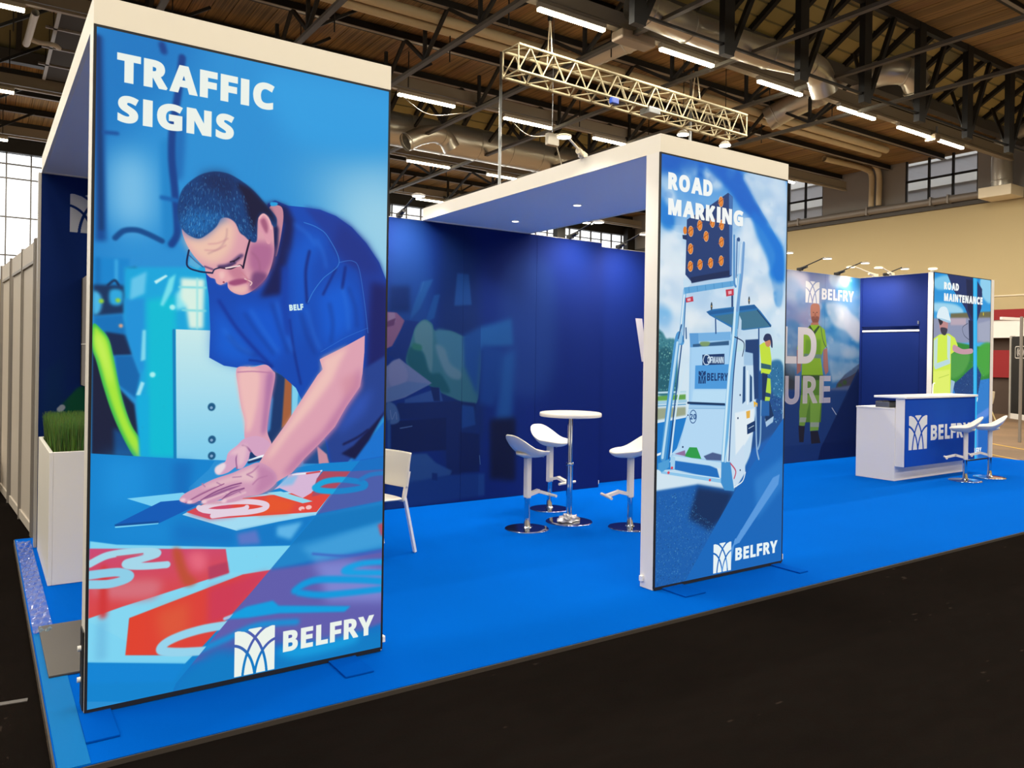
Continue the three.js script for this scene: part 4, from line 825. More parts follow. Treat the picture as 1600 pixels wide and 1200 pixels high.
  t('W','#e6e2ec',82,146.5,57.6,68,1.6); t('L','#e6e2ec',388,146.5,58,37,1.6); t('D','#e6e2ec',430.4,146.5,58,49.5,1.6); c.globalAlpha = .85; t('URE','#ddd3e2',396.5,210.3,44,123,1.2); c.globalAlpha = 1;
};

// ------------------------------------------------------------------ materials
const grainBump = noiseTex(256, (x, y, n) => 110 + 90 * fbm(x, y, n, 64) * rnd(0.6, 1.2), 1, 1);
const withRepeat = (t, x, y) => { const c = t.clone(); c.repeat.set(x, y); c.needsUpdate = true; return c; };
const M = {
  white: mat('#ece8e2', 0.5), whiteGloss: mat('#f3f2ef', 0.28, { clearcoat: 0.3 }), plastic: mat('#e2dccf', 0.4), cream: mat('#e9dcc0', 0.6),
  navy: mat('#0c2162', 0.7, { specularIntensity: 0.3 }), navyDoor: mat('#0d2466', 0.6, { specularIntensity: 0.3 }), blueGraphic: mat('#0c3fa0', 0.5),
  chrome: mat('#d9dcde', 0.08, { metalness: 1 }), steel: mat('#8f9294', 0.4, { metalness: 0.8 }), alu: mat('#b9b4ac', 0.45, { metalness: 0.35 }), aluDark: mat('#8a837b', 0.5, { metalness: 0.3 }),
  rubber: mat('#16161a', 0.8), darkSteel: mat('#14110f', 0.7), steelGrey: mat('#4b4743', 0.65), gasket: mat('#10131a', 0.7),
  footBlue: mat([0.0, 0.078, 0.42], 1, { specularIntensity: 0.02 }), greyPlate: mat('#47433f', 0.55), duct: mat('#c9c4b8', 0.34, { metalness: 0.7 }), pipe: mat('#cbb894', 0.6), truss: mat('#9c9172', 0.6), batten: mat('#b9b2a4', 0.6),
  partition: mat('#b8aea2', 0.6), wallBeige: mat('#c0ae84', 0.9), wallDark: mat('#2a2522', 0.9), tarp: mat('#8d8781', 0.75), brown: mat('#7a5c40', 0.8), red: mat('#8f1218', 0.7), black: mat('#0c0b0b', 0.6),
  glass: new THREE.MeshPhysicalMaterial({ color: '#ffffff', roughness: 0.05, transmission: 1, thickness: 0 }),
  lampGlow: mat('#fff3da', 0.5, { emissive: new THREE.Color().setRGB(1, 0.9, 0.66), emissiveIntensity: LAMP.glow }),
  discGlow: mat('#fff6e6', 0.5, { emissive: new THREE.Color().setRGB(1, 0.95, 0.8), emissiveIntensity: 4 }),
};
const carpetBump = withRepeat(grainBump, 40, 40);
M.carpet = mat([0.0, 0.088, 0.45], 1, { bumpMap: carpetBump, bumpScale: 0.002, specularIntensity: 0.02 });
M.carpetTape = mat([0.0, 0.135, 0.4], 0.7, { specularIntensity: 0.15 });
{
  const t = noiseTex(512, (x, y, n) => { const f = fbm(x, y, n, 6), g = fbm(x + 90, y + 40, n, 60); let v = 15 + 4 * f + 3 * g; if (vnoise(x / n * 90, y / n * 90, 90) > 0.94 && f > 0.5) v += 17; return [v * 1.12, v * 0.93, v * 0.82]; }, 1, 1, true);
  M.aisle = mat('#ffffff', 1, { specularIntensity: 0.0, map: withRepeat(t, 5, 4), bumpMap: withRepeat(grainBump, 60, 40), bumpScale: 0.002 });
  const f = noiseTex(512, (x, y, n) => { const v = 0.75 + 0.35 * fbm(x, y, n, 8) + 0.1 * (rnd() - 0.5); return [122 * v, 96 * v, 70 * v]; }, 1, 1, true);
  M.hallFloor = mat('#ffffff', 0.7, { map: withRepeat(f, 8, 6) });
}
const woods = [0, 1, 2, 3].map((k) => {
  const base = [[142, 112, 66], [128, 100, 58], [154, 120, 72], [136, 102, 62]][k];
  const t = noiseTex(128, (x, y, n) => { const g = 0.72 + 0.4 * vnoise(x / n * 24, y / n * 3 + k * 5, 24) + 0.12 * vnoise(x / n * 60, y / n * 9, 60); return base.map((b) => Math.min(255, b * g)); }, 1, 1, true);
  return mat('#ffffff', 0.8, { map: withRepeat(t, 1, 2) });
});

// ------------------------------------------------------------------ the hall: floor, walls, windows, roof
const FLOOR = -0.03;
{ const f = struct('floor'); part('floor_slab', span(-16, 31, FLOOR - 0.2, FLOOR, -27, 16), M.hallFloor, f); }
{
  const a = solo('aisle_carpet', span(-12, 27.5, FLOOR, FLOOR + 0.008, 0.48, 12), M.aisle, 'black aisle carpet with scuffs and lint in front of the blue stand floor', 'carpet');
  const b = solo('aisle_carpet', span(-8, -0.146, FLOOR, FLOOR + 0.008, -14, 0.475), M.aisle, 'black aisle carpet strip on the left between white partitions and blue stand', 'carpet');
  solo('aisle_carpet', span(-0.146, 6, FLOOR, FLOOR + 0.008, -14, -3.91), M.aisle, 'black aisle carpet behind the back wall of the stand', 'carpet');
  solo('seam_tape', box(0.9, 0.004, 0.035).rotateY(-0.12).translate(-0.64, FLOOR + 0.011, -0.42), mat('#4a4643', 0.6), 'thin grey seam tape across the black aisle carpet at left', 'tape');
}
const RX = 27.6, BZ = -26.2;
{
  const w = struct('wall_back');
  part('lower_wall', span(-16, RX, FLOOR, 3.55, BZ - 0.3, BZ), M.wallDark, w);
  part('lintel', span(-16, RX, 7.98, 11.2, BZ - 0.3, BZ), M.darkSteel, w);
  for (const x of [-12.6, -4, 4.7, 13.4, 22.65, 27.2]) part('column', span(x - 0.25, x + 0.25, FLOOR, 8.3, BZ, BZ + 0.35), M.darkSteel, w);
  const win = struct('window_1');
  const pane = new THREE.BoxGeometry(0.66, 1.1, 0.012), mull = span(-0.02, 0.02, 3.55, 7.98, -0.05, 0.05), rail = span(-16, RX, -0.02, 0.02, -0.04, 0.04);
  for (let i = 0, x = 0.238 - 0.685 * 23; x < RX - 0.2; i++, x += 0.685) {
    part('mullion', mull, M.steelGrey, win).position.set(x, 0, BZ - 0.15);
    if (x > -6) for (let k = 0; k < 4; k++) part('pane', pane, M.glass, win).position.set(x + 0.3425, 4.1 + k * 1.108, BZ - 0.15);
  }
  for (const y of [4.66, 5.9, 7.16, 7.62]) part('transom', rail, M.steelGrey, win).position.set(0, y, BZ - 0.15);
}
{
  const w = struct('wall_right');
  part('lower_wall', span(RX, RX + 0.3, FLOOR, 7.05, -26.5, 16), M.wallBeige, w);
  part('picture_rail', span(RX - 0.03, RX, 3.86, 3.9, -26.2, 16), M.cream, w);
  const holes = [[-22.3, -19.7], [-16.75, -15.1], [-11.7, -9.18], [-4.6, -2.0]];
  let z = -26.2;
  for (const [a, b] of [...holes, [16, 16]]) { part('tarpaulin', span(RX, RX + 0.2, 7.05, 9.45, z, a), M.tarp, w); z = b; }
  part('upper_wall', span(RX, RX + 0.3, 9.42, 11.2, -26.5, 16), M.darkSteel, w);
  part('sill', span(RX - 0.12, RX + 0.3, 7.05, 7.25, -26.2, 16), M.steelGrey, w);
  holes.forEach(([a, b], k) => {
    const win = struct(`window_${k + 2}`), n = k === 1 ? 2 : 3, dz = (b - a) / n;
    for (let i = 0; i <= n; i++) part('mullion', span(RX + 0.02, RX + 0.1, 7.25, 9.42, a + i * dz - 0.035, a + i * dz + 0.035), M.darkSteel, win);
    part('transom', span(RX + 0.02, RX + 0.1, 8.2, 8.27, a, b), M.darkSteel, win);
    for (let i = 0; i < n; i++) for (const y of [7.74, 8.85]) part('pane', box(0.012, y > 8 ? 1.12 : 0.94, dz - 0.07, RX + 0.07, y, a + (i + 0.5) * dz), M.glass, win);
  });
  // the neighbouring building outside, with banded sheet cladding, close behind these windows
  const out = struct('neighbour_building');
  part('cladding', span(RX + 3.2, RX + 3.5, 0, 11.2, -27, 16), mat('#b9b7ba', 0.8), out);
  for (const [y, h] of [[6.9, 0.4], [8.6, 0.35], [9.6, 0.9]]) part('white_band', span(RX + 3.12, RX + 3.2, y, y + h, -27, 16), mat('#f6f4f0', 0.6), out);
}
{ const w = struct('wall_left'); part('wall_slab', span(-16.3, -16, FLOOR, 11.2, -26.5, 16), M.wallDark, w); }
{ const w = struct('wall_front'); part('wall_slab', span(-16.3, RX + 0.3, FLOOR, 11.2, 16, 16.3), M.wallBeige, w); }

// roof: flat planked bays at 9 m with raised lanterns between them, closed on top
const roof = struct('ceiling');
part('roof_deck', span(-16.3, RX + 0.3, 11.2, 11.4, -26.5, 16.3), M.darkSteel, roof);
const WOODY = 9.0;
function plankBay(x0, x1, z0, z1, y, w = 0.4, slope = 0) {
  const g = [0, 1].map((k) => new THREE.BoxGeometry(w - 0.014, 0.04, z1 - z0).translate(0, k * 0.006, 0));
  let i = 0; for (let x = x0; x < x1; x += w, i++) { const m = part('plank', g[i & 1], woods[Math.floor(rnd(4))], roof); m.position.set(x + w / 2, y, (z0 + z1) / 2); }
}
plankBay(-4, RX, -16, -7.7, WOODY);
plankBay(-6, RX, -26.2, -19.2, WOODY);
plankBay(11.2, RX, -6.25, -2.4, 9.87, 0.4);
part('roof_board', span(-16, RX, WOODY + 0.05, WOODY + 0.15, -26.2, -19.2), M.darkSteel, roof);
part('roof_board', span(-16, RX, WOODY + 0.05, WOODY + 0.15, -16, -7.7), M.darkSteel, roof);
part('roof_board', span(-16, RX, WOODY, WOODY + 0.1, -1.4, 16), woods[1], roof);
part('roof_board', span(-16, RX, 9.93, 10.03, -6.25, -2.4), M.darkSteel, roof);
part('roof_board', span(-16, RX, 10.1, 10.2, -17.6, -16), M.darkSteel, roof);
part('roof_board', span(-16, RX, WOODY, 10.15, -16.05, -15.95), M.darkSteel, roof);
part('roof_board', span(-16, RX, WOODY, 10.0, -2.45, -1.4), M.darkSteel, roof);
// lantern glazing, blacked out: rafters and bars over dark boards
const blackout = mat('#a8945a', 0.8), blackout2 = mat('#7d7450', 0.8);
for (const [zb, yb, zt, yt, x0, x1] of [[-7.72, 9.0, -6.25, 9.9, -6, RX], [-19.2, 9.0, -17.6, 10.15, -6, RX]]) {
  const L = Math.hypot(zt - zb, yt - yb), a = Math.atan2(yt - yb, zt - zb);
  part('lantern_board', box(RX + 16, 0.05, L + 0.2).rotateX(-a).translate((RX - 16) / 2, (yb + yt) / 2 + 0.1, (zb + zt) / 2), blackout2, roof);
  const sheet = box(0.8, 0.02, L / 5 - 0.05), rafter = box(0.11, 0.16, L), rib = box(RX - x0, 0.03, 0.05);
  for (let x = x0, i = 0; x < x1; x += 0.9, i++) {
    const r = part('rafter', rafter, M.darkSteel, roof); r.position.set(x, (yb + yt) / 2, (zb + zt) / 2); r.rotation.x = -a;
    if (x > 6) for (let k = 0; k < 5; k++) { const t = (k + 0.5) / 5, s = part('lantern_sheet', sheet, rnd() < 0.25 ? blackout2 : blackout, roof); s.position.set(x + 0.45, yb + (yt - yb) * t + 0.06, zb + (zt - zb) * t); s.rotation.x = -a; }
  }
  part('eaves_beam', span(-16, RX, yb - 0.28, yb + 0.02, zb - 0.12, zb + 0.12), M.steelGrey, roof);
  part('ridge_beam', span(-16, RX, yt - 0.22, yt, zt - 0.06, zt + 0.06), M.darkSteel, roof);
}
for (const z of [-24.3, -22.3, -20.6, -14.3, -12.32, -10.34, -8.5, -4.4, 1, 5, 9]) {
  const y = z === -4.4 ? 9.78 : WOODY - 0.11;
  part('purlin', span(-16, RX, y - 0.1, y + 0.08, z - 0.05, z + 0.05), M.darkSteel, roof);
  part('purlin_flange', span(-16, RX, y - 0.115, y - 0.1, z + 0.03, z + 0.12), M.aluDark, roof);
}
// hangers and braces at the lantern ridge
for (let k = 0; k < 8; k++) {
  const x = 13.72 + 2.33 * k - 4.66; if (x > RX - 0.3) break;
  const t = new THREE.Group(); t.name = 'lantern_post'; t.position.set(x, 8.1, -6.25); roof.add(t);
  part('post', span(-0.14, 0.14, -0.65, 1.75, -0.07, 0.07), M.black, t);
  part('brace', bar(V(0.1, -0.6, 0), V(1.15, 1.55, 0), 0.1), M.black, t); part('brace', bar(V(0.1, -0.6, -0.05), V(1.0, 1.0, -0.9), 0.07), M.black, t);
  part('tie', bar(V(0, -0.45, 0), V(2.33, -0.45, 0), 0.05), M.black, t);
}

// roof trusses, running away from the viewer
{
  const nodes = [-26, -22.3, -19.2, -16, -14.3, -12.32, -10.34, -7.75];
  const root = thing('roof_truss', '', 'roof truss', [0, 0, 0]);
  part('bottom_chord', [span(-0.045, -0.012, 7.965, 8.035, -26, 3), span(0.012, 0.045, 7.965, 8.035, -26, 3)], M.chordGrey = mat('#5a544c', 0.6), root);
  part('flange', span(-0.06, 0.06, 7.955, 7.965, -26, 3), M.steelGrey, root);
  for (let i = 1; i < nodes.length; i++) {
    const z = nodes[i], zm = (nodes[i - 1] + z) / 2;
    part('web_post', span(-0.035, 0.035, 8.04, 8.85, zm - 0.035, zm + 0.035), M.darkSteel, root);
    part('web_diagonal', bar(V(0, 8.82, nodes[i - 1]), V(0, 8.05, zm), 0.07), M.darkSteel, root); part('web_diagonal', bar(V(0, 8.82, z), V(0, 8.05, zm), 0.07), M.darkSteel, root);
    part('cross_brace', bar(V(0, 8.05, zm), V(1.2, 8.82, zm + 0.05), 0.06), M.darkSteel, root); 
    part('hanger_rod', cyl(0.014, 0.85, 0.4, 8.4, zm + 0.4, 0.014, 6), M.darkSteel, root);
  }
  const where = ['far left edge of the photo', 'left of the traffic signs tower', 'directly over the traffic signs tower', 'just right of the traffic signs tower top', 'left of the aluminium box truss', 'crossing the left end of the aluminium box truss', 'behind the middle of the aluminium box truss', 'at the right end of the aluminium box truss', 'right of the aluminium box truss'];
  where.forEach((w, k) => {
    const x = 4.92 + 2.62 * (k - 3), label = `dark steel roof truss ${w}`;
    if (!k) { root.position.x = x; root.userData.label = label; root.userData.group = 'roof trusses under the planks'; } else copy(root, [x, 0, 0], 0, label);
  });
}

// strip lights in rows under the roof
{
  const unit = thing('strip_light', '', 'ceiling light', [0, 7.98, 0]);
  part('housing', span(-0.8, 0.8, 0.0, 0.09, -0.06, 0.06, 0.01), M.batten, unit);
  part('tube_diffuser', span(-0.79, 0.79, -0.055, 0.0, -0.045, 0.045, 0.012), M.lampGlow, unit);
  areaLight(unit, [0, -0.065, 0], 1.56, 0.09, LAMP.warm, LAMP.strip, [0, 0, 0]);
  const rows = [[-7.68, 'nearest visible row'], [-13.45, 'second row'], [-19.15, 'third row'], [-24.5, 'farthest row by the windows'], [-1.9, null], [4.2, null], [9.8, null]];
  const ord = ['first', 'second', 'third', 'fourth', 'fifth', 'sixth', 'seventh', 'eighth', 'ninth', 'tenth', 'eleventh', 'twelfth', 'thirteenth', 'fourteenth'];
  let first = true;
  for (const [z, row] of rows) {
    const xs = []; for (let k = -7; k <= 6; k++) xs.push(k === 4 ? 20.75 : k === 5 ? 22.65 : 8.73 + 3.1 * (k > 5 ? k - 1 : k));
    xs.filter((x, i) => (i !== 13)).forEach((x, i) => {
      const label = row ? `lit strip light, ${ord[i]} from the left in the ${row}` : 'lit strip light in the ceiling rows over the aisle behind the viewer';
      const group = row ? 'ceiling strip lights' : 'strip lights over the aisle';
      const o = first ? unit : copy(unit, [x, 7.98, z], 0, label, group);
      if (first) { unit.position.set(x, 7.98, z); unit.userData.label = label; unit.userData.group = group; first = false; }
    });
    if (row) {
      const c = solo('light_track', [span(-6, RX - 1, 8.075, 8.13, z - 0.05, z + 0.05), span(-6, RX - 1, 8.16, 8.42, z - 0.28, z + 0.02)], mat('#8c8272', 0.6), `grey cable tray and mounting rail above the ${row} of strip lights`, 'cable tray');
    }
  }
}

// ducts, pipes, hanging truss and cables under the roof
{
  const ribbed = (pts, r, n) => { const c = new THREE.CatmullRomCurve3(pts, false, 'centripetal'), gs = [new THREE.TubeGeometry(c, n, r, 20, false)]; const L = c.getLength();
    for (let s = 0.05; s < 1; s += 1.2 / L) { const p = c.getPointAt(s), d = c.getTangentAt(s); gs.push(new THREE.TorusGeometry(r, 0.018, 6, 24).applyQuaternion(new THREE.Quaternion().setFromUnitVectors(V(0, 0, 1), d)).translate(p.x, p.y, p.z)); }
    return gs; };
  const duct = (label, pts, r, mouth) => { const t = thing('air_duct', label, 'air duct'); part('duct_run', ribbed(pts, r, 60), M.duct, t); if (mouth) part('duct_mouth', new THREE.TorusGeometry(r * 1.02, 0.04, 8, 28).applyQuaternion(new THREE.Quaternion().setFromUnitVectors(V(0, 0, 1), pts[pts.length - 1].clone().sub(pts[pts.length - 2]).normalize())).translate(...pts[pts.length - 1].toArray()), M.duct, t); return t; };
  duct('round silver duct ending in an elbow in the roof lantern', [V(9.6, 8.2, -6.9), V(10.6, 8.2, -7.0), V(12.0, 8.2, -7.0), V(13.5, 8.2, -6.95), V(14.6, 8.2, -6.8), V(15.2, 8.1, -6.85), V(15.5, 7.75, -6.9)], 0.3);
  duct('round silver duct crossing over the near light row with a curved open mouth', DUCT2(), 0.33, true);
  duct('large dull duct running behind the second light row, left of the canopies', [V(3, 8.35, -17.4), V(9, 8.35, -17.4), V(17, 8.35, -17.4), V(26, 8.35, -17.4)], 0.5);
  duct('short curved duct elbow under the large dull duct behind the tower', [V(9.6, 7.7, -16.4), V(10.1, 7.98, -16.4), V(10.6, 8.12, -16.4), V(11.0, 8.05, -16.5), V(11.2, 7.8, -16.5)], 0.26);
  duct('straight silver duct going back over the box truss at top centre', [V(11.72, 8.74, -7.95), V(11.6, 8.74, -9.0), V(11.5, 8.74, -10.35)], 0.24);
  duct('vertical silver wall duct with elbow at the upper right edge', [V(27.0, 7.39, -8.15), V(27.0, 8.4, -8.15), V(26.95, 8.9, -8.0), V(26.8, 9.15, -7.4), V(26.8, 9.2, -6.2)], 0.3);
  const b = solo('duct_plinth', box(0.9, 0.34, 1.0, 27.05, 7.2, -8.2, 0.02), M.cream, 'white box plinth under the vertical wall duct at right', 'duct box');
  const pipes = (label, pts, r) => solo('pipe_run', pts.map((p) => tube(p, r, 40, 10)), M.pipe, label, 'pipe');
  solo('pipe_run', [[-10.7, 8.72, 0.11], [-10.95, 8.62, 0.09]].flatMap(([z, y, r]) => [bar(V(1, y, z), V(24.6, y, z), r, r, true)]), M.pipe, 'pair of cream pipes running under the planks behind the box truss', 'pipe');
  pipes('two cream pipes bending down the tarpaulin wall between the right windows', [0, 0.3].map((d) => [V(24.4, 9.0 - d * 0.5, -12.6 - d), V(27.0, 9.0 - d * 0.5, -12.6 - d), V(27.35, 8.75, -12.6 - d), V(27.4, 7.5, -12.6 - d)]), 0.1);
  solo('wall_pipe', [bar(V(27.38, 7.32, -20), V(27.38, 7.32, -8.8), 0.13, 0.13, true), ...[-16, -13, -10.6, -10].map((z) => box(0.3, 0.3, 0.06, 27.38, 7.32, z))], M.aluDark, 'grey insulated pipe along the top of the beige wall', 'pipe');

  // aluminium box truss
  const t = thing('box_truss', 'white aluminium box truss hanging across the roof above the booth', 'truss', [7.9, 7.0, -8.5], 0.035);
  const L = 6.85, H = 0.5, D = 0.5;
  for (const [y, z] of [[0, -D / 2], [0, D / 2], [H, -D / 2], [H, D / 2]]) part('chord', bar(V(0, y, z), V(L, y, z), 0.03, 0.03, true), M.truss, t);
  const n = 24;
  for (let i = 0; i < n; i++) {
    const x0 = L * i / n, x1 = L * (i + 1) / n, f = i & 1;
    for (const z of [-D / 2, D / 2]) part('lacing', bar(V(x0, f ? H : 0, z), V(x1, f ? 0 : H, z), 0.014, 0.014, true), M.truss, t);
    for (const y of [0, H]) part('lacing', bar(V(x0, y, f ? D / 2 : -D / 2), V(x1, y, f ? -D / 2 : D / 2), 0.014, 0.014, true), M.truss, t);
  }
  for (const x of [0, L]) part('end_frame', [bar(V(x, 0, -D / 2), V(x, H, -D / 2), 0.016, 0.016, true), bar(V(x, 0, D / 2), V(x, H, D / 2), 0.016, 0.016, true), bar(V(x, 0, -D / 2), V(x, 0, D / 2), 0.016, 0.016, true), bar(V(x, H, -D / 2), V(x, H, D / 2), 0.016, 0.016, true)], M.truss, t);
  for (const x of [0.95, 5.3]) { part('sling', [tube([V(x - 0.14, H, 0.25), V(x, H + 0.75, 0), V(x + 0.14, H, -0.25)], 0.014, 20, 6), bar(V(x, H + 0.72, 0), V(x, 1.95, 0), 0.02, 0.02, true)], M.cream, t); part('hook', box(0.09, 0.16, 0.07, x, H + 0.84, 0, 0.02), M.darkSteel, t); }
  part('clamp_box', box(0.34, 0.14, 0.3, 3.6, -0.06, 0.2, 0.02), M.steel, t); part('blue_clip', box(0.2, 0.13, 0.1, 2.45, -0.08, 0.28, 0.02), mat('#2447a8', 0.5), t);
  // dark hanging ceiling panels in grey frames and a pale pipe, upper left
  for (let k = 0; k < 4; k++) {
    const f = thing('hanging_panel', ['nearest dark ceiling panel in a grey frame at the upper left corner', 'second dark ceiling panel in a grey frame at the upper left', 'third dark ceiling panel in a grey frame left of the tower top', 'farthest dark ceiling panel in a grey frame left of the tower top'][k], 'ceiling panel', [1.35, 8.3, -14.4 - k * 1.25], 0, 'dark ceiling panels left of the tower');
    part('board', span(-0.52, 0.52, 0.02, 0.05, -0.55, 0.55), M.wallDark, f);
    for (const x of [-0.52, 0.52]) part('frame_bar', span(x - 0.035, x + 0.035, 0, 0.06, -0.6, 0.6), M.aluDark, f);
    part('frame_bar', span(-0.7, 0.7, 0.0, 0.05, 0.55, 0.6), M.aluDark, f); for (const x of [-0.52, 0.52]) part('hanger', span(x - 0.008, x + 0.008, 0.05, 0.72, -0.01, 0.01), M.darkSteel, f);
  }
  solo('pipe_run', [tube([V(0.42, 8.15, -13.95), V(0.4, 8.15, -14.4), V(0.36, 8.15, -15.6), V(0.34, 8.15, -15.9)], 0.07, 20, 10), tube([V(0.36, 8.15, -15.5), V(0.55, 8.15, -15.62), V(0.85, 8.15, -15.6), V(0.95, 8.15, -15.75)], 0.05, 20, 10)], mat('#b5aea4', 0.5), 'pale pipe with a bent branch under the roof at the upper left corner', 'pipe');
  // drop poles and cables
  for (const [x, z, y0, lab] of [[9.55, -11.35, 4.9, 'thin steel drop pole left of the road marking canopy'], [14.55, -10.1, 5.6, 'thin steel drop pole above the road marking tower']]) solo('drop_pole', bar(V(x, y0, z), V(x, 8.99, z), 0.035, 0.035, true), M.steel, lab, 'pole');
  const j = thing('junction_box', 'small grey junction box with loose white cable over the canopy', 'junction box', [9.75, 6.3, -9.6]);
  part('case', box(0.3, 0.26, 0.12, 0, 0, 0, 0.02), M.batten, j); part('suspension', bar(V(0, 0.1, 0), V(0, 2.69, 0), 0.008, 0.008, true), M.steel, j);
  part('cable', tube([V(0.1, -0.12, 0.03), V(0.22, -0.5, 0.05), V(0.3, -0.95, 0.1), V(0.5, -1.35, 0.2), V(0.42, -1.7, 0.3)], 0.014, 40, 6), M.cableGrey = mat('#8a7f6a', 0.7), j);
  for (const [x0, x1, lab] of [[7.9, 9.9, 'slack cream cable below the first lit strip of the second light row'], [11.1, 12.9, 'slack cream cable below the next lit strip of the second light row']]) solo('slack_cable', tube([V(x0, 7.95, -13.36), V((x0 + x1) / 2 - 0.2, 7.6, -13.36), V(x1, 7.85, -13.36)], 0.012, 30, 6), M.cableGrey, lab, 'cable');
  const box2 = (x, w, lab) => { const o = thing('junction_box', lab, 'junction box', [x, 7.95, -7.66]); part('case', box(w, 0.2, 0.34, 0, 0, 0, 0.04), mat('#9a8a78', 0.6), o); part('lid_knob', cyl(0.03, 0.24, 0, 0.18, 0.12), M.steel, o); return o; };
  box2(10.28, 0.9, 'grey junction box between the first two lit strips of the nearest light row'); box2(21.7, 0.26, 'grey junction box at the right end of the nearest light row');
  // pendants
  const p = thing('pendant_lamp', 'flat round pendant lamp, left one above the road marking tower', 'pendant lamp', [13.59, 7.05, -9.44]);
  part('shade', lathe([[0.02, 0.1], [0.08, 0.09], [0.13, 0.04], [0.15, 0.0], [0.14, 0.0]]), M.batten, p); part('glow_disc', cyl(0.138, 0.03, 0, 0.0, 0), M.discGlow, p); part('stem', bar(V(0, 0.1, 0), V(0, 1.945, 0), 0.01, 0.01, true), M.darkSteel, p);
  { const l = new THREE.PointLight(LAMP.warm, 6); l.position.set(0, -0.06, 0); l.name = 'lamp_light'; p.add(l); }
  copy(p, [15.14, 7.05, -9.47], 0, 'flat round pendant lamp, right one above the road marking tower', 'pendant lamps above the road marking tower'); p.userData.group = 'pendant lamps above the road marking tower';
  const bell = thing('pendant_lamp', 'glass bell pendant lamp with a hook at the upper right corner', 'pendant lamp', [20.6, 8.0, -4.3]);
  part('bell', lathe([[0.04, 0.42], [0.09, 0.4], [0.14, 0.25], [0.24, 0.02], [0.26, 0], [0.24, 0.0], [0.12, 0.25], [0.03, 0.38]]), mat('#c9c4b6', 0.25), bell); part('hook', [new THREE.TorusGeometry(0.11, 0.022, 8, 20).translate(0, 0.52, 0)], M.alu, bell); part('rod', bar(V(0, 0.6, 0), V(0, 1.8, 0), 0.012, 0.012, true), M.darkSteel, bell);
}
function DUCT2() { return [V(18.0, 8.45, -10.4), V(18.25, 8.72, -9.8), V(18.3, 8.85, -9.0), V(18.34, 8.9, -8.05), V(18.45, 8.95, -7.1), V(18.8, 8.88, -6.75), V(19.1, 8.6, -6.7)]; }

// ------------------------------------------------------------------ the stand: floor, towers, canopies, walls
const TOP = 3.03, FASCIA = 3.156;
{
  const c = thing('stand_carpet', 'bright blue carpet covering the raised exhibition stand floor', 'carpet');
  part('carpet_pile', span(-0.135, 14.05, -0.022, 0, -3.9, 0.466), M.carpet, c);
  part('edge_trim', [span(-0.14, 14.055, FLOOR, -0.003, 0.466, 0.474), span(-0.143, -0.135, FLOOR, -0.003, -3.9, 0.474)], mat('#3a3430', 0.7), c, 'dark edge strip');
  solo('carpet_tape', span(-0.13, -0.02, 0.0005, 0.003, -1.25, 0.46), M.carpetTape, 'lighter blue tape along the left edge of the stand carpet', 'tape');
  const g = new THREE.PlaneGeometry(0.1, 2.5, 14, 160).rotateX(-Math.PI / 2), p = g.attributes.position;
  for (let i = 0; i < p.count; i++) { const x = p.getX(i), z = p.getZ(i); p.setY(i, 0.006 + 0.006 * Math.sin(z * 41 + x * 90) * Math.cos(z * 17 - x * 60) + 0.006 * vnoise(x * 70 + 9, z * 34 + 50, 64)); }
  g.computeVertexNormals(); g.translate(-0.08, 0.004, -2.48);
  solo('plastic_film', g, new THREE.MeshPhysicalMaterial({ color: '#bfe3fa', roughness: 0.1, transmission: 0.93, thickness: 0, clearcoat: 0.6, side: THREE.DoubleSide }), 'crinkled clear plastic film along the back left edge of the stand carpet', 'plastic film');
  const s = thing('floor_plate', 'square dark grey steel plate lying on the carpet beside the traffic signs tower', 'floor plate', [0.12, 0, -0.94]);
  part('plate', box(0.44, 0.012, 0.83, 0, 0.007, 0, 0.003), M.greyPlate, s);
}
const print = (w, h, s, draw) => canvasTex(Math.round(w * s), Math.round(h * s), (c) => draw(printer(c, s)), s);
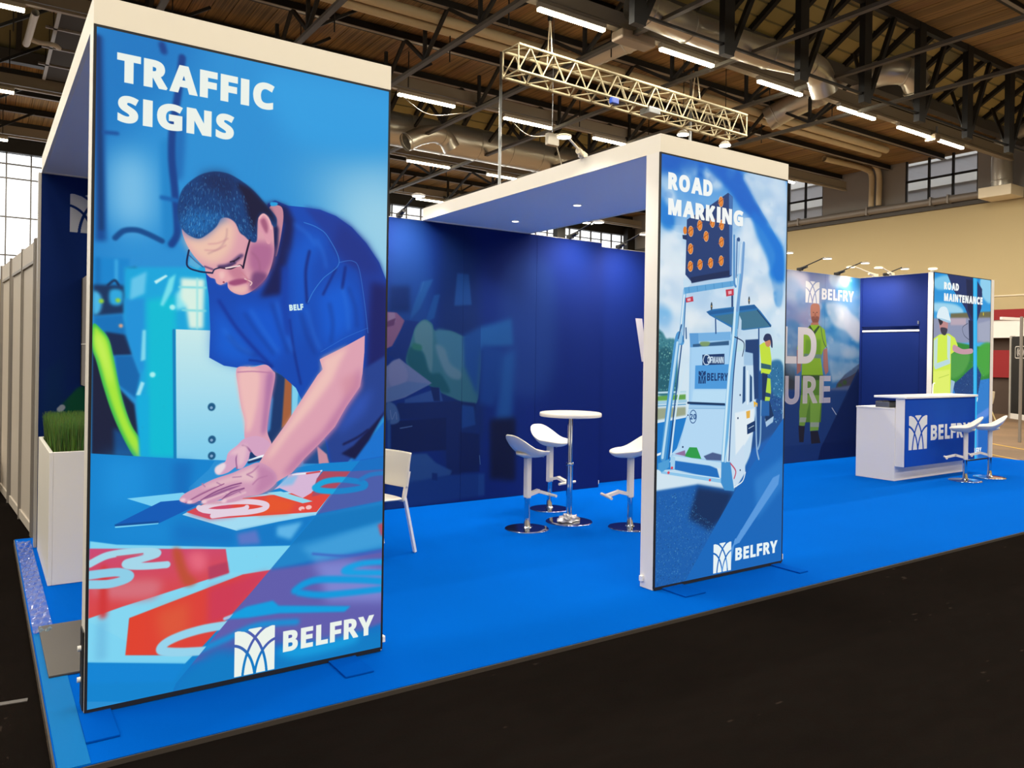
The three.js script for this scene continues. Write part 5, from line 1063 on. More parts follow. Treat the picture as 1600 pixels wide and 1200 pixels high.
function lightBox(name, label, x0, w, z, d, draw, feet, o = {}) {
  const t = thing(name, label, 'light box', [x0, 0, z]), gw = o.graphic ?? w, T = TOP;
  const f = 0.012;
  part('frame', [span(0.03, w - 0.03, 0.002, 0.05, -d, -0.004), span(0.03, w - 0.03, T - 0.03, T, -d, -0.004), span(0, 0.03, 0.002, T, -d, -0.012), span(w - 0.03, w, 0.002, T, -d, -0.012)], M.white, t);
  part('back_panel', span(0.03, w - 0.03, 0.05, T - 0.03, -d, -d + 0.012), M.white, t);
  if (gw < w) part('white_margin', span(gw, w, 0.012, T, -0.03, 0, 0.003), M.white, t);
  part('gasket', [span(0.001, f, 0.012, T - 0.001, -0.012, 0.001), span(gw - f, gw - 0.001, 0.012, T - 0.001, -0.012, 0.001), span(f, gw - f, 0.002, 0.012 + f, -0.012, 0.001), span(f, gw - f, T - f, T - 0.001, -0.012, 0.001)], M.gasket, t);
  const tex = print(gw * 100, T * 100, o.res ?? 6.75, draw), g = new THREE.PlaneGeometry(gw - 2 * f, T - 0.012 - 2 * f), uv = g.attributes.uv;
  for (let i = 0; i < 4; i++) uv.setXY(i, (f + uv.getX(i) * (gw - 2 * f)) / gw, (0.012 + f + uv.getY(i) * (T - 0.012 - 2 * f)) / T);
  const backer = span(f, gw - f, 0.012 + f, T - f, -0.03, -0.003);
  part('lamp_tray', backer, M.white, t);
  const m = mat('#050608', 0.55, { emissive: new THREE.Color().setRGB(1, 1, 1), emissiveMap: tex, emissiveIntensity: LAMP.box, specularIntensity: 0.3 });
  part('backlit_print', g.translate(gw / 2, (T + 0.012) / 2, 0.0), m, t, o.printLabel);
  areaLight(t, [gw / 2, T / 2, 0.01], gw * 0.95, T * 0.95, new THREE.Color().setRGB(0.12, 0.4, 0.85), 0.12, [x0 + gw / 2, T / 2, z + 5]);
  for (const [fx, fw, fz] of feet) part('foot_plate', span(fx, fx + fw, 0.001, 0.01, -0.06, fz, 0.002), M.footBlue, t, 'carpet blue foot plate');
  return t;
}
const tower1 = lightBox('light_box', 'tall backlit traffic signs panel showing a man in blue bent over a sign', 0, 1.42, 0, 0.135, drawTrafficSigns, [[-0.02, 0.125, 0.285], [1.115, 0.15, 0.235]], { printLabel: 'backlit print of a man smoothing film on a red stop sign' });
part('bracket', span(-0.006, 0.001, 0.015, 0.36, -0.12, -0.02), M.black, tower1);
for (const y of [0.13, 0.27]) part('bolt', cyl(0.012, 0.016, 0, 0, 0).rotateZ(Math.PI / 2).translate(-0.012, y, -0.09), M.whiteGloss, tower1);
part('clip', box(0.02, 0.035, 0.03, 1.43, 0.06, -0.02, 0.004), M.whiteGloss, tower1);
const tower2 = lightBox('light_box', 'tall backlit road marking panel showing a road marking truck on a motorway', 3.457, 1.406, -0.012, 0.135, drawRoadMarking, [[0.08, 0.2, 0.22], [1.265, 0.1, 0.262]], { printLabel: 'backlit print of a road marking machine with an amber arrow board' });
part('clip', box(0.02, 0.04, 0.03, -0.012, 0.065, -0.11, 0.004), M.whiteGloss, tower2); part('clip', box(0.02, 0.045, 0.03, 1.415, 0.05, -0.02, 0.004), M.whiteGloss, tower2);
lightBox('light_box', 'backlit road maintenance panel with a helmeted worker at the far end of the stand', 11.86, 1.97, -2.47, 0.09, drawRoadMaintenance, [], { graphic: 1.86, res: 5.4, printLabel: 'backlit print of a worker in a white helmet' });
function canopy(label, x0, x1, z0, z1, lights) {
  const t = thing('canopy', label, 'canopy', [x0, TOP, z1]), w = x1 - x0, L = z1 - z0, H = FASCIA - TOP;
  part('fascia', span(0, w, 0, H, -0.02, 0.0), M.cream2, t); part('fascia', span(0, w, 0, H, -L, -L + 0.02), M.cream2, t);
  part('side_beam', span(0, 0.02, 0, H, -L + 0.02, -0.02), M.cream2, t); part('side_beam', span(w - 0.02, w, 0, H, -L + 0.02, -0.02), M.cream2, t);
  part('soffit', span(0.02, w - 0.02, 0.006, 0.016, -L + 0.02, -0.02), M.soffit, t); part('lid', span(0.02, w - 0.02, H - 0.01, H, -L + 0.02, -0.02), M.white, t);
  for (const [x, z] of lights) {
    part('downlight', lathe([[0.034, 0.004], [0.05, 0.004], [0.054, -0.004], [0.036, -0.008]], 28).translate(x - x0, 0.006, z - z1), M.whiteGloss, t);
    part('downlight_lens', cyl(0.035, 0.006, x - x0, 0.001, z - z1), M.discGlow, t);
    const l = new THREE.SpotLight(LAMP.warm, 5, 0, 0.9, 0.6); l.position.set(x - x0, -0.03, z - z1); l.target.position.set(x - x0, -3, z - z1); l.name = 'lamp_light'; t.add(l, l.target);
  }
  return t;
}
M.cream2 = mat('#ece6da', 0.55); M.soffit = mat('#e6e6ea', 0.6);
canopy('white canopy bridging the traffic signs tower to the back wall', 0, 1.42, -3.5, 0, []);
canopy('white canopy with two downlights bridging the road marking tower to the back wall', 3.457, 4.863, -3.5, -0.012, [[4.252, -2.93], [4.214, -1.85]]);

function wallRun(name, label, x0, x1, z, draw, res, n, k = 0.5) {
  const t = thing(name, label, 'exhibition wall', [x0, 0, z]), W = x1 - x0, tex = print(W * 100, 303, res, draw), m = mat([k, k, k], 0.75, { map: tex, specularIntensity: 0.2 });
  for (let i = 0; i < n; i++) {
    const a = W * i / n, b = W * (i + 1) / n, g = new THREE.PlaneGeometry(b - a - 0.003, TOP - 0.01), uv = g.attributes.uv;
    for (let k = 0; k < 4; k++) uv.setXY(k, (a + 0.0015 + uv.getX(k) * (b - a - 0.003)) / W, uv.getY(k));
    const p = part('wall_panel', span(a + 0.001, b - 0.001, 0.002, TOP - 0.004, -0.08, -0.002), M.navy, t);
    part('printed_face', g.translate((a + b) / 2, TOP / 2, 0), m, p);
  }
  part('top_profile', span(0, W, TOP - 0.004, TOP, -0.08, 0.001), M.alu, t);
  return t;
}
const wallA = wallRun('partition_wall', 'long navy printed stand wall with gloved hand picture behind the bar table', 0, 5.951, -3.5, drawBackWall, 2.9, 6);
part('end_profile', span(-0.02, 0, 0.002, TOP, -0.08, 0.002), M.alu, wallA, 'silver end profile'); part('clip', box(0.02, 0.05, 0.03, 5.965, 0.06, -0.03, 0.004), M.whiteGloss, wallA);
wallRun('partition_wall', 'recessed stand wall printed with sky, a worker in green and white lettering', 5.951, 11.95, -3.754, drawRecessedWall, 3.1, 6);
{
  const t = thing('closet_wall', 'plain navy closet wall with a door beside the road maintenance panel', 'exhibition wall', [11.95, 0, -3.754]);
  part('wall_panel', span(0.0, 0.06, 0.002, TOP, 1.02, 1.19), M.navy, t); part('wall_panel', span(0.012, 0.06, 2.2, TOP, 0.0, 1.02), M.navy, t); part('wall_panel', span(0.0, 0.06, 0.002, TOP, 0, 0.035), M.navy, t);
  const d = part('door', span(0.008, 0.05, 0.01, 2.1, 0.04, 1.012), M.navyDoor, t); part('door_top_rail', span(0.0, 0.05, 2.11, 2.138, 0.045, 1.015), M.whiteGloss, t, 'white rail above the door'); part('door_handle', box(0.02, 0.02, 0.1, -0.01, 1.04, 0.93, 0.004), M.steel, d);
  part('latch', box(0.012, 0.05, 0.02, -0.004, 2.25, 1.0), M.steel, t); part('top_profile', span(0, 0.06, TOP, TOP + 0.004, 0, 1.19), M.alu, t);
  part('side_wall', span(0.06, 1.9, 0.002, TOP, -0.08, 0), M.navy, t); part('end_wall', span(1.82, 1.88, 0.002, TOP, 0, 1.19), M.navy, t);
}
// arm lights on the walls
{
  let proto = null;
  const arm = (label, [cx, cy, cz], [hx, hy, hz], white, power, aim, k = 0.068) => {
    const t = thing('arm_light', label, 'spotlight', [cx, cy, cz], 0, 'arm lights on top of the stand walls'), h = V(hx - cx, hy - cy, hz - cz), m = white ? M.cream : M.black;
    const dir = h.clone().setY(0).normalize();
    part('clamp', [box(0.05, 0.05, 0.1, 0, 0.025, 0, 0.01).applyQuaternion(new THREE.Quaternion().setFromUnitVectors(V(0, 0, 1), dir)), bar(V(0, 0.03, 0), h.clone().multiplyScalar(0.26).add(V(0, 0.02, 0)), 0.024, 0.024, true)], m, t);
    part('arm', bar(V(0, 0.035, 0), h.clone().addScaledVector(dir, -0.9 * k).add(V(0, 0.02, 0)), 0.009, 0.009, true), m, t);
    const head = part('lamp_head', lathe([[0.001, 0.26 * k], [0.74 * k, 0.22 * k], [k, 0.1 * k], [k, -0.004], [0.93 * k, -0.006]], 28).translate(h.x, h.y, h.z), white ? M.cream : M.aluDark, t);
    part('glow_disc', cyl(0.91 * k, 0.008, h.x, h.y - 0.004, h.z), M.discGlow, head);
    const l = new THREE.SpotLight(new THREE.Color().setRGB(1, 0.9, 0.78), power, 0, 1.25, 1); l.position.set(h.x, h.y - 0.02, h.z); const a = V(...aim); l.target.position.set(a.x - cx, a.y - cy, a.z - cz); l.name = 'lamp_light'; t.add(l, l.target); l.shadow.radius = 4;
  };
  const P = LAMP.spot, A = -3.5, B = -3.754, C = 11.95;
  arm('arm light on the back wall beside the left end of the middle canopy', [3.183, TOP, A], [3.144, 3.17, -3.0], false, P, [3.144, 1.6, A]);
  arm('black arm light above the bar table, clamped to the long back wall', [5.447, TOP, A], [5.459, 3.166, -3.0], false, P, [5.459, 1.6, A]);
  arm('black arm light just left of the road marking tower, on the recessed wall', [6.458, TOP, B], [6.4, 3.15, -3.22], false, P, [6.4, 1.6, B]);
  arm('arm light half hidden by the right edge of the road marking tower', [9.27, TOP, B], [9.3, 3.176, -3.25], false, P * 0.28, [9.3, 1.6, B]);
  arm('black arm light left of the logo on the recessed wall', [10.279, TOP, B], [10.246, 3.172, -3.25], false, P * 0.28, [10.25, 1.6, B]);
  arm('black arm light right of the logo on the recessed wall', [11.272, TOP, B], [11.255, 3.185, -3.25], false, P * 0.28, [11.25, 1.6, B]);
  arm('left of the two white arm lights on the navy closet wall', [C + 0.03, TOP + 0.004, -3.511], [11.5, 3.175, -3.659], true, P * 0.5, [C, 1.6, -3.6]);
  arm('right of the two white arm lights on the navy closet wall', [C + 0.03, TOP + 0.004, -3.222], [11.55, 3.13, -3.2], true, P * 0.5, [C, 1.6, -3.2]);
  arm('black arm light reaching forward over the closet roof', [C + 0.03, TOP + 0.004, -3.32], [12.3, 3.168, -3.181], false, P * 0.3, [12.3, 1.6, -3.1]);
  arm('very bright lamp on the corner of the road maintenance panel', [11.9, TOP, -2.52], [11.72, 3.06, -2.42], true, P * 0.28, [11.4, 1, -2.2]);
  arm('white arm floodlight standing on the edge of the middle canopy', [3.475, FASCIA, -0.874], [3.12, 3.22, -0.66], true, P * 0.5, [3.0, 0, -0.9], 0.055);
}

// ------------------------------------------------------------------ furniture
// bar stool: facing +x at turn 0
function seatShell(rx, rz, back, t) {
  const nr = 12, na = 40, pos = [], idx = [];
  const H = (x, z) => { const u = -x / rx, e = Math.max(0, u + 0.15); return back * Math.pow(e / 1.15, 1.7) - 0.02 * (1 - (x * x) / (rx * rx)) + 0.02 * Math.max(0, x / rx) ** 2 * -1 + 0.03 * (z * z) / (rz * rz); };
  for (const s of [0, 1]) for (let i = 0; i <= nr; i++) for (let j = 0; j < na; j++) {
    const a = j / na * Math.PI * 2, r = i / nr, k = Math.pow(Math.pow(Math.abs(Math.cos(a)), 2.5) + Math.pow(Math.abs(Math.sin(a)), 2.5), -1 / 2.5), x = rx * r * k * Math.cos(a), z = rz * r * k * Math.sin(a) * (1 - 0.1 * Math.max(0, Math.cos(a)));
    pos.push(x, H(x, z) - (s ? t * (1 - 0.75 * r ** 6) : -0.0), z);
  }
  const N = (nr + 1) * na;
  for (const s of [0, 1]) for (let i = 0; i < nr; i++) for (let j = 0; j < na; j++) { const a = s * N + i * na + j, b = s * N + i * na + (j + 1) % na, c = a + na, d = b + na; s ? idx.push(a, c, b, b, c, d) : idx.push(a, b, c, b, d, c); }
  for (let j = 0; j < na; j++) { const a = nr * na + j, b = nr * na + (j + 1) % na; idx.push(a, b, a + N, b, b + N, a + N); }
  const g = new THREE.BufferGeometry(); g.setAttribute('position', new THREE.Float32BufferAttribute(pos, 3)); g.setIndex(idx); g.computeVertexNormals(); return g;
}
const stoolMeta = [
  ['white molded bar stool nearest the viewer left of the bar table', [3.836, 0, -2.054], 0.0],
  ['white molded bar stool behind the bar table with its seat turned to the viewer', [4.593, 0, -2.711], -1.35],
  ['white molded bar stool half hidden behind the road marking tower', [4.714, 0, -1.603], Math.PI - 0.35],
  ['left of the two white bar stools in front of the reception counter', [10.771, 0, -1.442], 2.15],
  ['right of the two white bar stools in front of the reception counter', [11.407, 0, -1.416], 2.15],
];
{
  const t = thing('bar_stool', '', 'bar stool', stoolMeta[0][1], stoolMeta[0][2], 'white bar stools');
  t.userData.label = stoolMeta[0][0];
  part('base_disc', lathe([[0.001, 0.016], [0.06, 0.016], [0.17, 0.012], [0.2, 0.008], [0.206, 0.004], [0.206, 0.001], [0.001, 0.001]], 56), M.chrome, t);
  part('gas_column', [cyl(0.026, 0.3, 0, 0.16, 0), lathe([[0.05, 0.016], [0.032, 0.03], [0.028, 0.09], [0.026, 0.1]])], M.chrome, t);
  part('sleeve', span(-0.027, 0.027, 0.285, 0.69, -0.034, 0.034, 0.014), M.plastic, t);
  part('footrest', [bar(V(0.02, 0.318, 0), V(0.13, 0.345, 0), 0.05, 0.03), bar(V(0.11, 0.345, 0), V(0.24, 0.305, 0), 0.05, 0.028), bar(V(0.24, 0.303, -0.13), V(0.24, 0.303, 0.13), 0.014, 0.014, true)], M.plastic, t);
  const s = part('seat', seatShell(0.2, 0.19, 0.15, 0.05).translate(0, 0.735, 0), M.plastic, t);
  part('seat_mount', [lathe([[0.03, 0.66], [0.06, 0.672], [0.11, 0.69], [0.115, 0.715], [0.02, 0.715]], 32)], M.plastic, t);
  part('height_lever', [bar(V(0.06, 0.69, 0.03), V(0.14, 0.668, 0.06), 0.006, 0.006, true)], M.steel, t);
  stoolMeta.slice(1).forEach(([l, p, r]) => copy(t, p, r, l));
}
{
  const t = thing('bar_table', 'round white bar table on a chrome pole in the middle of the stand', 'bar table', [4.374, 0, -2.1]);
  part('tabletop', lathe([[0.001, 1.068], [0.29, 1.068], [0.3, 1.064], [0.304, 1.05], [0.302, 1.032], [0.296, 1.028], [0.001, 1.028]], 64), mat('#e9e2d4', 0.3), t);
  part('pole', [cyl(0.024, 0.5, 0, 0.8, 0), cyl(0.031, 0.56, 0, 0.28, 0)], M.chrome, t); part('collar', lathe([[0.025, 0.58], [0.037, 0.575], [0.038, 0.555], [0.031, 0.548]]), M.chrome, t);
  part('base_disc', lathe([[0.001, 0.02], [0.05, 0.02], [0.19, 0.014], [0.222, 0.009], [0.228, 0.004], [0.228, 0.001], [0.001, 0.001]], 56), M.chrome, t);
  const g = new THREE.SphereGeometry(0.1, 26, 16), p = g.attributes.position;
  for (let i = 0; i < p.count; i++) { const v = V(p.getX(i), p.getY(i), p.getZ(i)), n = 0.55 + 0.75 * vnoise(v.x * 60 + 20, v.y * 60 + v.z * 47 + 20, 64); p.setXYZ(i, v.x * n * 1.1 - 0.03, Math.max(0.0, v.y * n * 0.62), v.z * n * 0.8); }
  g.computeVertexNormals();
  const w = solo('crumpled_wrapping', g.translate(4.36, 0.022, -2.06), mat('#c9c9cc', 0.22, { metalness: 0.55, flatShading: true }), 'crumpled shiny wrapping lying on the bar table base', 'wrapping');
}
// moulded chair, backrest towards +x
{
  const t = thing('side_chair', 'white moulded chair half hidden behind the traffic signs panel', 'chair', [2.19, 0.003, -1.93], 0.25);
  const slab = (pts, w, th) => { const c = new THREE.CatmullRomCurve3(pts.map((q) => V(q[0], q[1], 0))), n = 18, pos = [], idx = [], m = 12; for (const s of [0, 1]) for (let i = 0; i <= n; i++) { const p = c.getPoint(i / n), d = c.getTangent(i / n), nx = -d.y, ny = d.x; for (let j = 0; j <= m; j++) { const z = (j / m - 0.5) * (typeof w === 'function' ? w(i / n) : w), bow = -0.03 * (2 * j / m - 1) ** 2 * (i / n); pos.push(p.x + nx * th * s + bow, p.y + ny * th * s, z); } }
    const N = (n + 1) * (m + 1); for (const s of [0, 1]) for (let i = 0; i < n; i++) for (let j = 0; j < m; j++) { const a = s * N + i * (m + 1) + j, b = a + 1, d = a + m + 1, e = d + 1; s ? idx.push(a, b, d, b, e, d) : idx.push(a, d, b, b, d, e); }
    const edge = []; for (let j = 0; j <= m; j++) edge.push(j); for (let i = 1; i <= n; i++) edge.push(i * (m + 1) + m); for (let j = m - 1; j >= 0; j--) edge.push(n * (m + 1) + j); for (let i = n - 1; i > 0; i--) edge.push(i * (m + 1));
    edge.forEach((a, k) => { const b = edge[(k + 1) % edge.length]; idx.push(a, b, a + N, b, b + N, a + N); });
    const g = new THREE.BufferGeometry(); g.setAttribute('position', new THREE.Float32BufferAttribute(pos, 3)); g.setIndex(idx); g.computeVertexNormals(); return g; };
  part('seat', slab([[-0.23, 0.44], [-0.2, 0.452], [0, 0.445], [0.16, 0.438], [0.2, 0.44]], (s) => 0.43 - 0.03 * s, 0.016), M.plastic, t);
  part('backrest', slab([[0.225, 0.53], [0.245, 0.62], [0.262, 0.72], [0.285, 0.81]], (s) => 0.41 + 0.02 * s, 0.016), M.plastic, t);
  for (const z of [-0.19, 0.19]) {
    part('back_upright', bar(V(0.2, 0.43, z), V(0.245, 0.66, z), 0.022, 0.03), M.plastic, t);
    part('leg', bar(V(0.21, 0.45, z), V(0.315, 0, z * 1.08), 0.03, 0.02), M.whiteGloss, t); part('leg', bar(V(-0.2, 0.44, z), V(-0.23, 0, z * 1.08), 0.03, 0.02), M.whiteGloss, t);
  }
  part('seat_rail', [bar(V(0.2, 0.43, -0.19), V(0.2, 0.43, 0.19), 0.02, 0.02), bar(V(-0.2, 0.43, -0.19), V(-0.2, 0.43, 0.19), 0.02, 0.02)], M.plastic, t);
}
// planter with artificial grass
{
  const t = thing('planter', 'tall white box planter filled with artificial grass beside the traffic signs tower', 'planter', [0.2, 0, -2.83]), W = 0.4, D = 1.16, H = 0.905, w = 0.025;
  part('side_board', span(-W / 2, -W / 2 + w, 0.001, H, -D / 2, D / 2, 0.004), M.whitePlanter = mat('#e4e0d8', 0.45), t); part('side_board', span(W / 2 - w, W / 2, 0.001, H, -D / 2, D / 2, 0.004), M.whitePlanter, t);
  part('front_board', span(-W / 2 + w, W / 2 - w, 0.001, H, D / 2 - w, D / 2, 0.004), M.whitePlanter, t); part('back_board', span(-W / 2 + w, W / 2 - w, 0.001, H, -D / 2, -D / 2 + w, 0.004), M.whitePlanter, t);
  part('soil', span(-W / 2 + w, W / 2 - w, 0.1, H - 0.04, -D / 2 + w, D / 2 - w), mat('#141a0c', 0.95), t);
  const blade = new THREE.BufferGeometry(), bp = [], bi = [];
  for (let i = 0; i <= 4; i++) { const s = i / 4, ww = 0.0035 * (1 - s * 0.85); bp.push(-ww, s, 0.1 * s * s, ww, s, 0.1 * s * s); if (i < 4) { const a = i * 2; bi.push(a, a + 1, a + 2, a + 1, a + 3, a + 2); } }
  blade.setAttribute('position', new THREE.Float32BufferAttribute(bp, 3)); blade.setIndex(bi); blade.computeVertexNormals();
  const n = 7000, im = new THREE.InstancedMesh(blade, mat('#ffffff', 0.75, { side: THREE.DoubleSide }), n), m4 = new THREE.Matrix4(), c = new THREE.Color();
  for (let i = 0; i < n; i++) {
    const h = rnd(0.22, 0.265), q = new THREE.Quaternion().setFromEuler(new THREE.Euler(rnd(-0.09, 0.09), rnd(6.3), rnd(-0.09, 0.09)));
    im.setMatrixAt(i, m4.compose(V(rnd(-W / 2 + w + 0.01, W / 2 - w - 0.01), H - 0.05, rnd(-D / 2 + w + 0.01, D / 2 - w - 0.01)), q, V(1, h, h))); im.setColorAt(i, c.setRGB(rnd(0.05, 0.12), rnd(0.13, 0.24), rnd(0.015, 0.04)));
  }
  im.name = 'grass'; im.userData = { kind: 'stuff', label: 'dense artificial grass blades' }; shade(im); t.add(im);
}
{ // cabinet on the back wall, seen past the left tower
  const t = thing('wall_cabinet', 'pale grey wall cabinet above the grass planter, mostly hidden by the tower', 'cabinet', [0.3, 1.31, -3.49]);
  part('carcass', span(0, 0.7, 0, 0.89, 0.0, 0.48, 0.006), mat('#b3aca5', 0.3), t); part('door', span(0.006, 0.694, 0.35, 0.884, 0.482, 0.5, 0.004), M.white, t); part('drawer', span(0.006, 0.694, 0.006, 0.34, 0.482, 0.5, 0.004), M.white, t);
  part('seam_strip', span(-0.004, 0, 0.335, 0.345, 0.0, 0.48), M.white, t); part('edge_profile', span(-0.006, 0.004, 0.004, 0.886, 0.0, 0.012), M.black, t);
}
// reception counter
{
  const t = thing('reception_counter', 'white reception counter with blue logo front and overhanging top', 'counter', [9.81, 0, -1.905]);
  part('cabinet', span(0, 1.86, 0.001, 0.965, -0.56, 0, 0.004), M.white, t); part('work_surface', span(-0.004, 1.864, 0.965, 0.987, -0.565, 0, 0.003), M.white, t);
  part('riser', span(0.012, 1.92, 0.2, 1.118, 0.001, 0.128, 0.004), M.white, t);
  const tex = print(191, 92, 5, ({ c, m, t }) => { const g = c.createLinearGradient(0, 0, 191, 0); g.addColorStop(0, '#0a50c0'); g.addColorStop(1, '#0846b0'); c.fillStyle = g; c.fillRect(0, 0, 191, 92); m('#f2f4f0', 9, 22.5, 47, 47); t('BELFRY', '#f2f4f0', 66, 58.5, 21.5, 110, 1.2); });
  part('front_panel', span(0.014, 1.918, 0.202, 1.116, 0.128, 0.134), M.blueGraphic, t);
  part('printed_front', new THREE.PlaneGeometry(1.9, 0.912).translate(0.966, 0.659, 0.1355), mat([0.85, 0.85, 0.85], 0.7, { map: tex, specularIntensity: 0.2 }), t, 'blue front with white emblem and lettering');
  part('top', span(-0.01, 1.95, 1.12, 1.15, -0.3, 0.16, 0.006), M.whiteGloss, t);
  const p = thing('cash_box', 'small grey box under the counter top at its left end', 'box', [9.95, 0.988, -2.1]); part('case', box(0.24, 0.075, 0.2, 0, 0.039, 0, 0.006), M.steel, p); part('lid', box(0.23, 0.012, 0.19, 0, 0.082, 0, 0.004), M.steelGrey, p);
  const h = thing('phone_stand', 'thin white hook shaped stand on the counter top', 'stand', [11.0, 1.15, -2.02]); part('stem', tube([V(0, 0.001, 0), V(0, 0.1, 0), V(0.01, 0.15, 0), V(0.05, 0.165, 0)], 0.008, 20, 8), M.whiteGloss, h); part('foot', cyl(0.04, 0.008, 0, 0.005, 0), M.whiteGloss, h);
}

// ------------------------------------------------------------------ neighbours: partitions on the left, stands on the right
{
  const post = (t, z, h = 2.58) => part('post', [span(-0.02, 0.02, 0, h, z - 0.02, z + 0.02, 0.006), span(-0.026, -0.02, 0, h, z - 0.006, z + 0.006), span(0.02, 0.026, 0, h, z - 0.006, z + 0.006)], M.aluDark, t);
  const t = thing('partition_stand', 'row of white partition panels in grey posts left of the stand', 'partition', [0.01, FLOOR + 0.009, -3.99], 0.068);
  for (const z of [0, -0.045, -0.09, -0.95, -1.93, -2.9]) post(t, z);
  for (const z of [-0.12, -0.98, -1.96]) { const L = 0.8; part('panel', span(-0.004, 0.004, 0.1, 2.38, z - L, z), M.partition, t); part('top_rail', span(-0.018, 0.018, 2.4, 2.56, z - L, z), M.partition, t); part('rail_groove', span(-0.02, 0.02, 2.375, 2.4, z - L, z), M.aluDark, t); part('bottom_rail', span(-0.018, 0.018, 0.02, 0.1, z - L, z), M.partition, t); }
  const f = thing('partition_stand', 'cream framed stand wall with yellow upper panels at the far left edge', 'partition', [-1.7, FLOOR + 0.009, -9.2]);
  part('panel', span(0, 1.75, 1.75, 2.6, -0.03, 0), mat('#e6cf84', 0.7), f, 'yellow panel'); part('panel', span(0, 1.75, 1.3, 1.75, -0.03, 0), mat('#d9c9c0', 0.7), f); part('shelf', span(0, 1.75, 1.18, 1.3, -0.2, 0.12), M.aluDark, f); part('cabinet', span(0, 1.75, 0, 1.18, -0.4, 0.1), mat('#d3c49c', 0.7), f); part('cabinet_gap', span(0, 1.75, 0.35, 0.42, 0.1, 0.105), M.black, f); part('post', span(0.95, 1.0, 0, 2.9, 0.1, 0.15), M.aluDark, f);
  const g = new THREE.IcosahedronGeometry(0.42, 12), p = g.attributes.position;
  for (let i = 0; i < p.count; i++) { const v = V(p.getX(i), p.getY(i), p.getZ(i)), n = 0.7 + 0.6 * vnoise(v.x * 11 + 20, v.y * 11 + v.z * 7 + 20, 64) + 0.15 * vnoise(v.x * 30 + 9, v.z * 30 + v.y * 22 + 9, 64); p.setXYZ(i, v.x * n, Math.max(0, v.y * n * 0.9 + 0.25), v.z * n); }
  g.computeVertexNormals(); solo('plastic_heap', g.translate(-0.8, FLOOR + 0.009, -6.7), mat('#a8998a', 0.3, { clearcoat: 0.5 }), 'heap of crumpled plastic wrap on the floor at the left edge', 'plastic wrap');
  const h = thing('stand_header', 'beige stand header over a dark doorway between partitions and blue wall', 'stand header', [0.05, FLOOR + 0.009, -5.6]); part('header', span(0, 1.6, 2.12, 2.5, -0.05, 0), mat('#c3b5a4', 0.7), h); part('curtain', span(0, 1.6, 0, 2.12, -0.06, -0.03), M.wallDark, h);
}
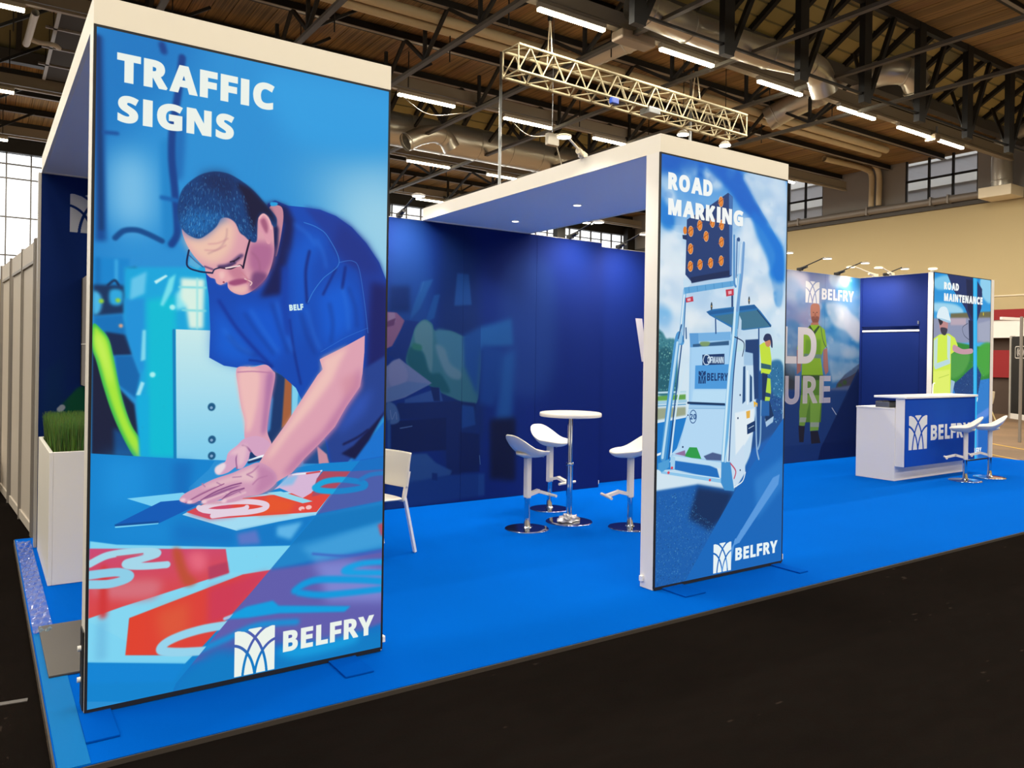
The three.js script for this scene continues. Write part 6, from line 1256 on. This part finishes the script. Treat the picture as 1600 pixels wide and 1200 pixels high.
{
  const f = thing('aluminium_gantry', 'slim grey aluminium frame post with a top rail at the right edge', 'gantry', [17.64, FLOOR, -3.62]);
  part('post', span(-0.025, 0.025, 0, 2.64, -0.025, 0.025, 0.006), M.aluDark, f); part('top_rail', bar(V(-0.35, 2.6, -0.25), V(3.2, 2.6, 0.4), 0.05, 0.06), M.white, f); part('post', span(2.9, 2.95, 0, 2.6, 0.33, 0.38), M.aluDark, f);
  const logo = canvasTex(256, 256, (c) => { c.fillStyle = '#0d0c0c'; c.fillRect(0, 0, 256, 256); c.strokeStyle = c.fillStyle = '#cfcac4'; c.lineWidth = 7; c.beginPath(); c.roundRect(52, 82, 152, 92, 14); c.stroke(); c.lineWidth = 10; for (const [r, a] of [[24, 0.9], [44, 0.8]]) { c.beginPath(); c.arc(128, 128, r, -a, a); c.stroke(); c.beginPath(); c.arc(128, 128, r, Math.PI - a, Math.PI + a); c.stroke(); } c.beginPath(); c.arc(128, 128, 9, 0, 7); c.fill(); });
  const d = thing('display_wall', 'black display wall with a white signal icon at the right edge', 'display wall', [25.4, FLOOR, -7.1], -2.278);
  part('panel', span(0, 2.4, 0.16, 2.42, -0.1, 0), M.black, d); part('skirting', span(0, 2.4, 0, 0.16, -0.1, 0.01), M.white, d); part('icon', new THREE.PlaneGeometry(0.95, 0.95).translate(0.5, 2.0, 0.004), mat('#ffffff', 0.6, { map: logo }), d); part('side_post', span(-0.08, 0, 0, 2.5, -0.1, 0.02), M.alu, d);
  const r = thing('stand_fascia', 'dark red fascia band over white header boards of a far stand at right', 'stand fascia', [27.15, FLOOR, -12]);
  part('red_band', span(-0.1, 0, 3.08, 3.42, 0, 9), M.red, r); part('white_board', span(-0.05, 0.05, 2.5, 3.08, 0, 9), M.white, r); part('post', span(-0.1, 0.1, 0, 2.5, 0, 0.15), M.alu, r); part('back_board', span(0.3, 0.35, 0, 2.5, 0, 9), mat('#4a3a30', 0.8), r); part('red_cloth', span(0.2, 0.28, 1.2, 2.1, 2.2, 4.2), M.red, r);
  const g = thing('dress_form', 'cream jacket on a dress form stand between far chairs at right', 'dress form', [25.6, FLOOR, -8.15]);
  part('torso', lathe([[0.02, 1.98], [0.06, 1.97], [0.07, 1.88], [0.26, 1.78], [0.3, 1.5], [0.24, 1.2], [0.27, 1.02], [0.001, 1.0]], 24).scale(1, 1, 0.7), mat('#e0cf98', 0.8), g); part('pole', cyl(0.02, 1.0, 0, 0.5, 0), M.steel, g); part('neck_cap', cyl(0.03, 0.12, 0, 2.03, 0), M.cream, g); part('foot', cyl(0.22, 0.03, 0, 0.015, 0), M.steel, g);
  const c = thing('tub_chair', 'cream tub chair with splayed legs behind the road maintenance panel', 'chair', [24.0, FLOOR, -7.35], 2.2, 'cream tub chairs of the far stand');
  part('shell', lathe([[0.001, 0.44], [0.2, 0.45], [0.26, 0.52], [0.29, 0.7], [0.3, 0.86], [0.285, 0.86], [0.27, 0.7], [0.24, 0.54], [0.001, 0.47]], 28), M.cream, c);
  for (const [x, z] of [[1, 1], [1, -1], [-1, 1], [-1, -1]]) part('leg', bar(V(x * 0.12, 0.45, z * 0.12), V(x * 0.24, 0, z * 0.24), 0.018, 0.018, true), mat('#d9c78f', 0.6), c);
  part('leg_brace', new THREE.TorusGeometry(0.16, 0.01, 6, 24).rotateX(Math.PI / 2).translate(0, 0.26, 0), M.steel, c);
  copy(c, [24.9, FLOOR, -8.3], 1, 'cream tub chair farther back beside the dress form'); copy(c, [23.2, FLOOR, -6.9], 0.4, 'cream tub chair nearest the white edge of the panel');
  [[16.4, -3.25, 'farther yellow floor tape line right of the stand'], [14.75, -2.95, 'nearer yellow floor tape line right of the stand']].forEach(([x, z, l]) => solo('floor_tape', box(3.2, 0.004, 0.05).rotateY(0.98).translate(x, FLOOR + 0.003, z), mat('#c9a13a', 0.6), l, 'tape'));
}

scene.traverse((o) => { if (o.isLight) o.castShadow = true; });
renderer.render(scene, camera);
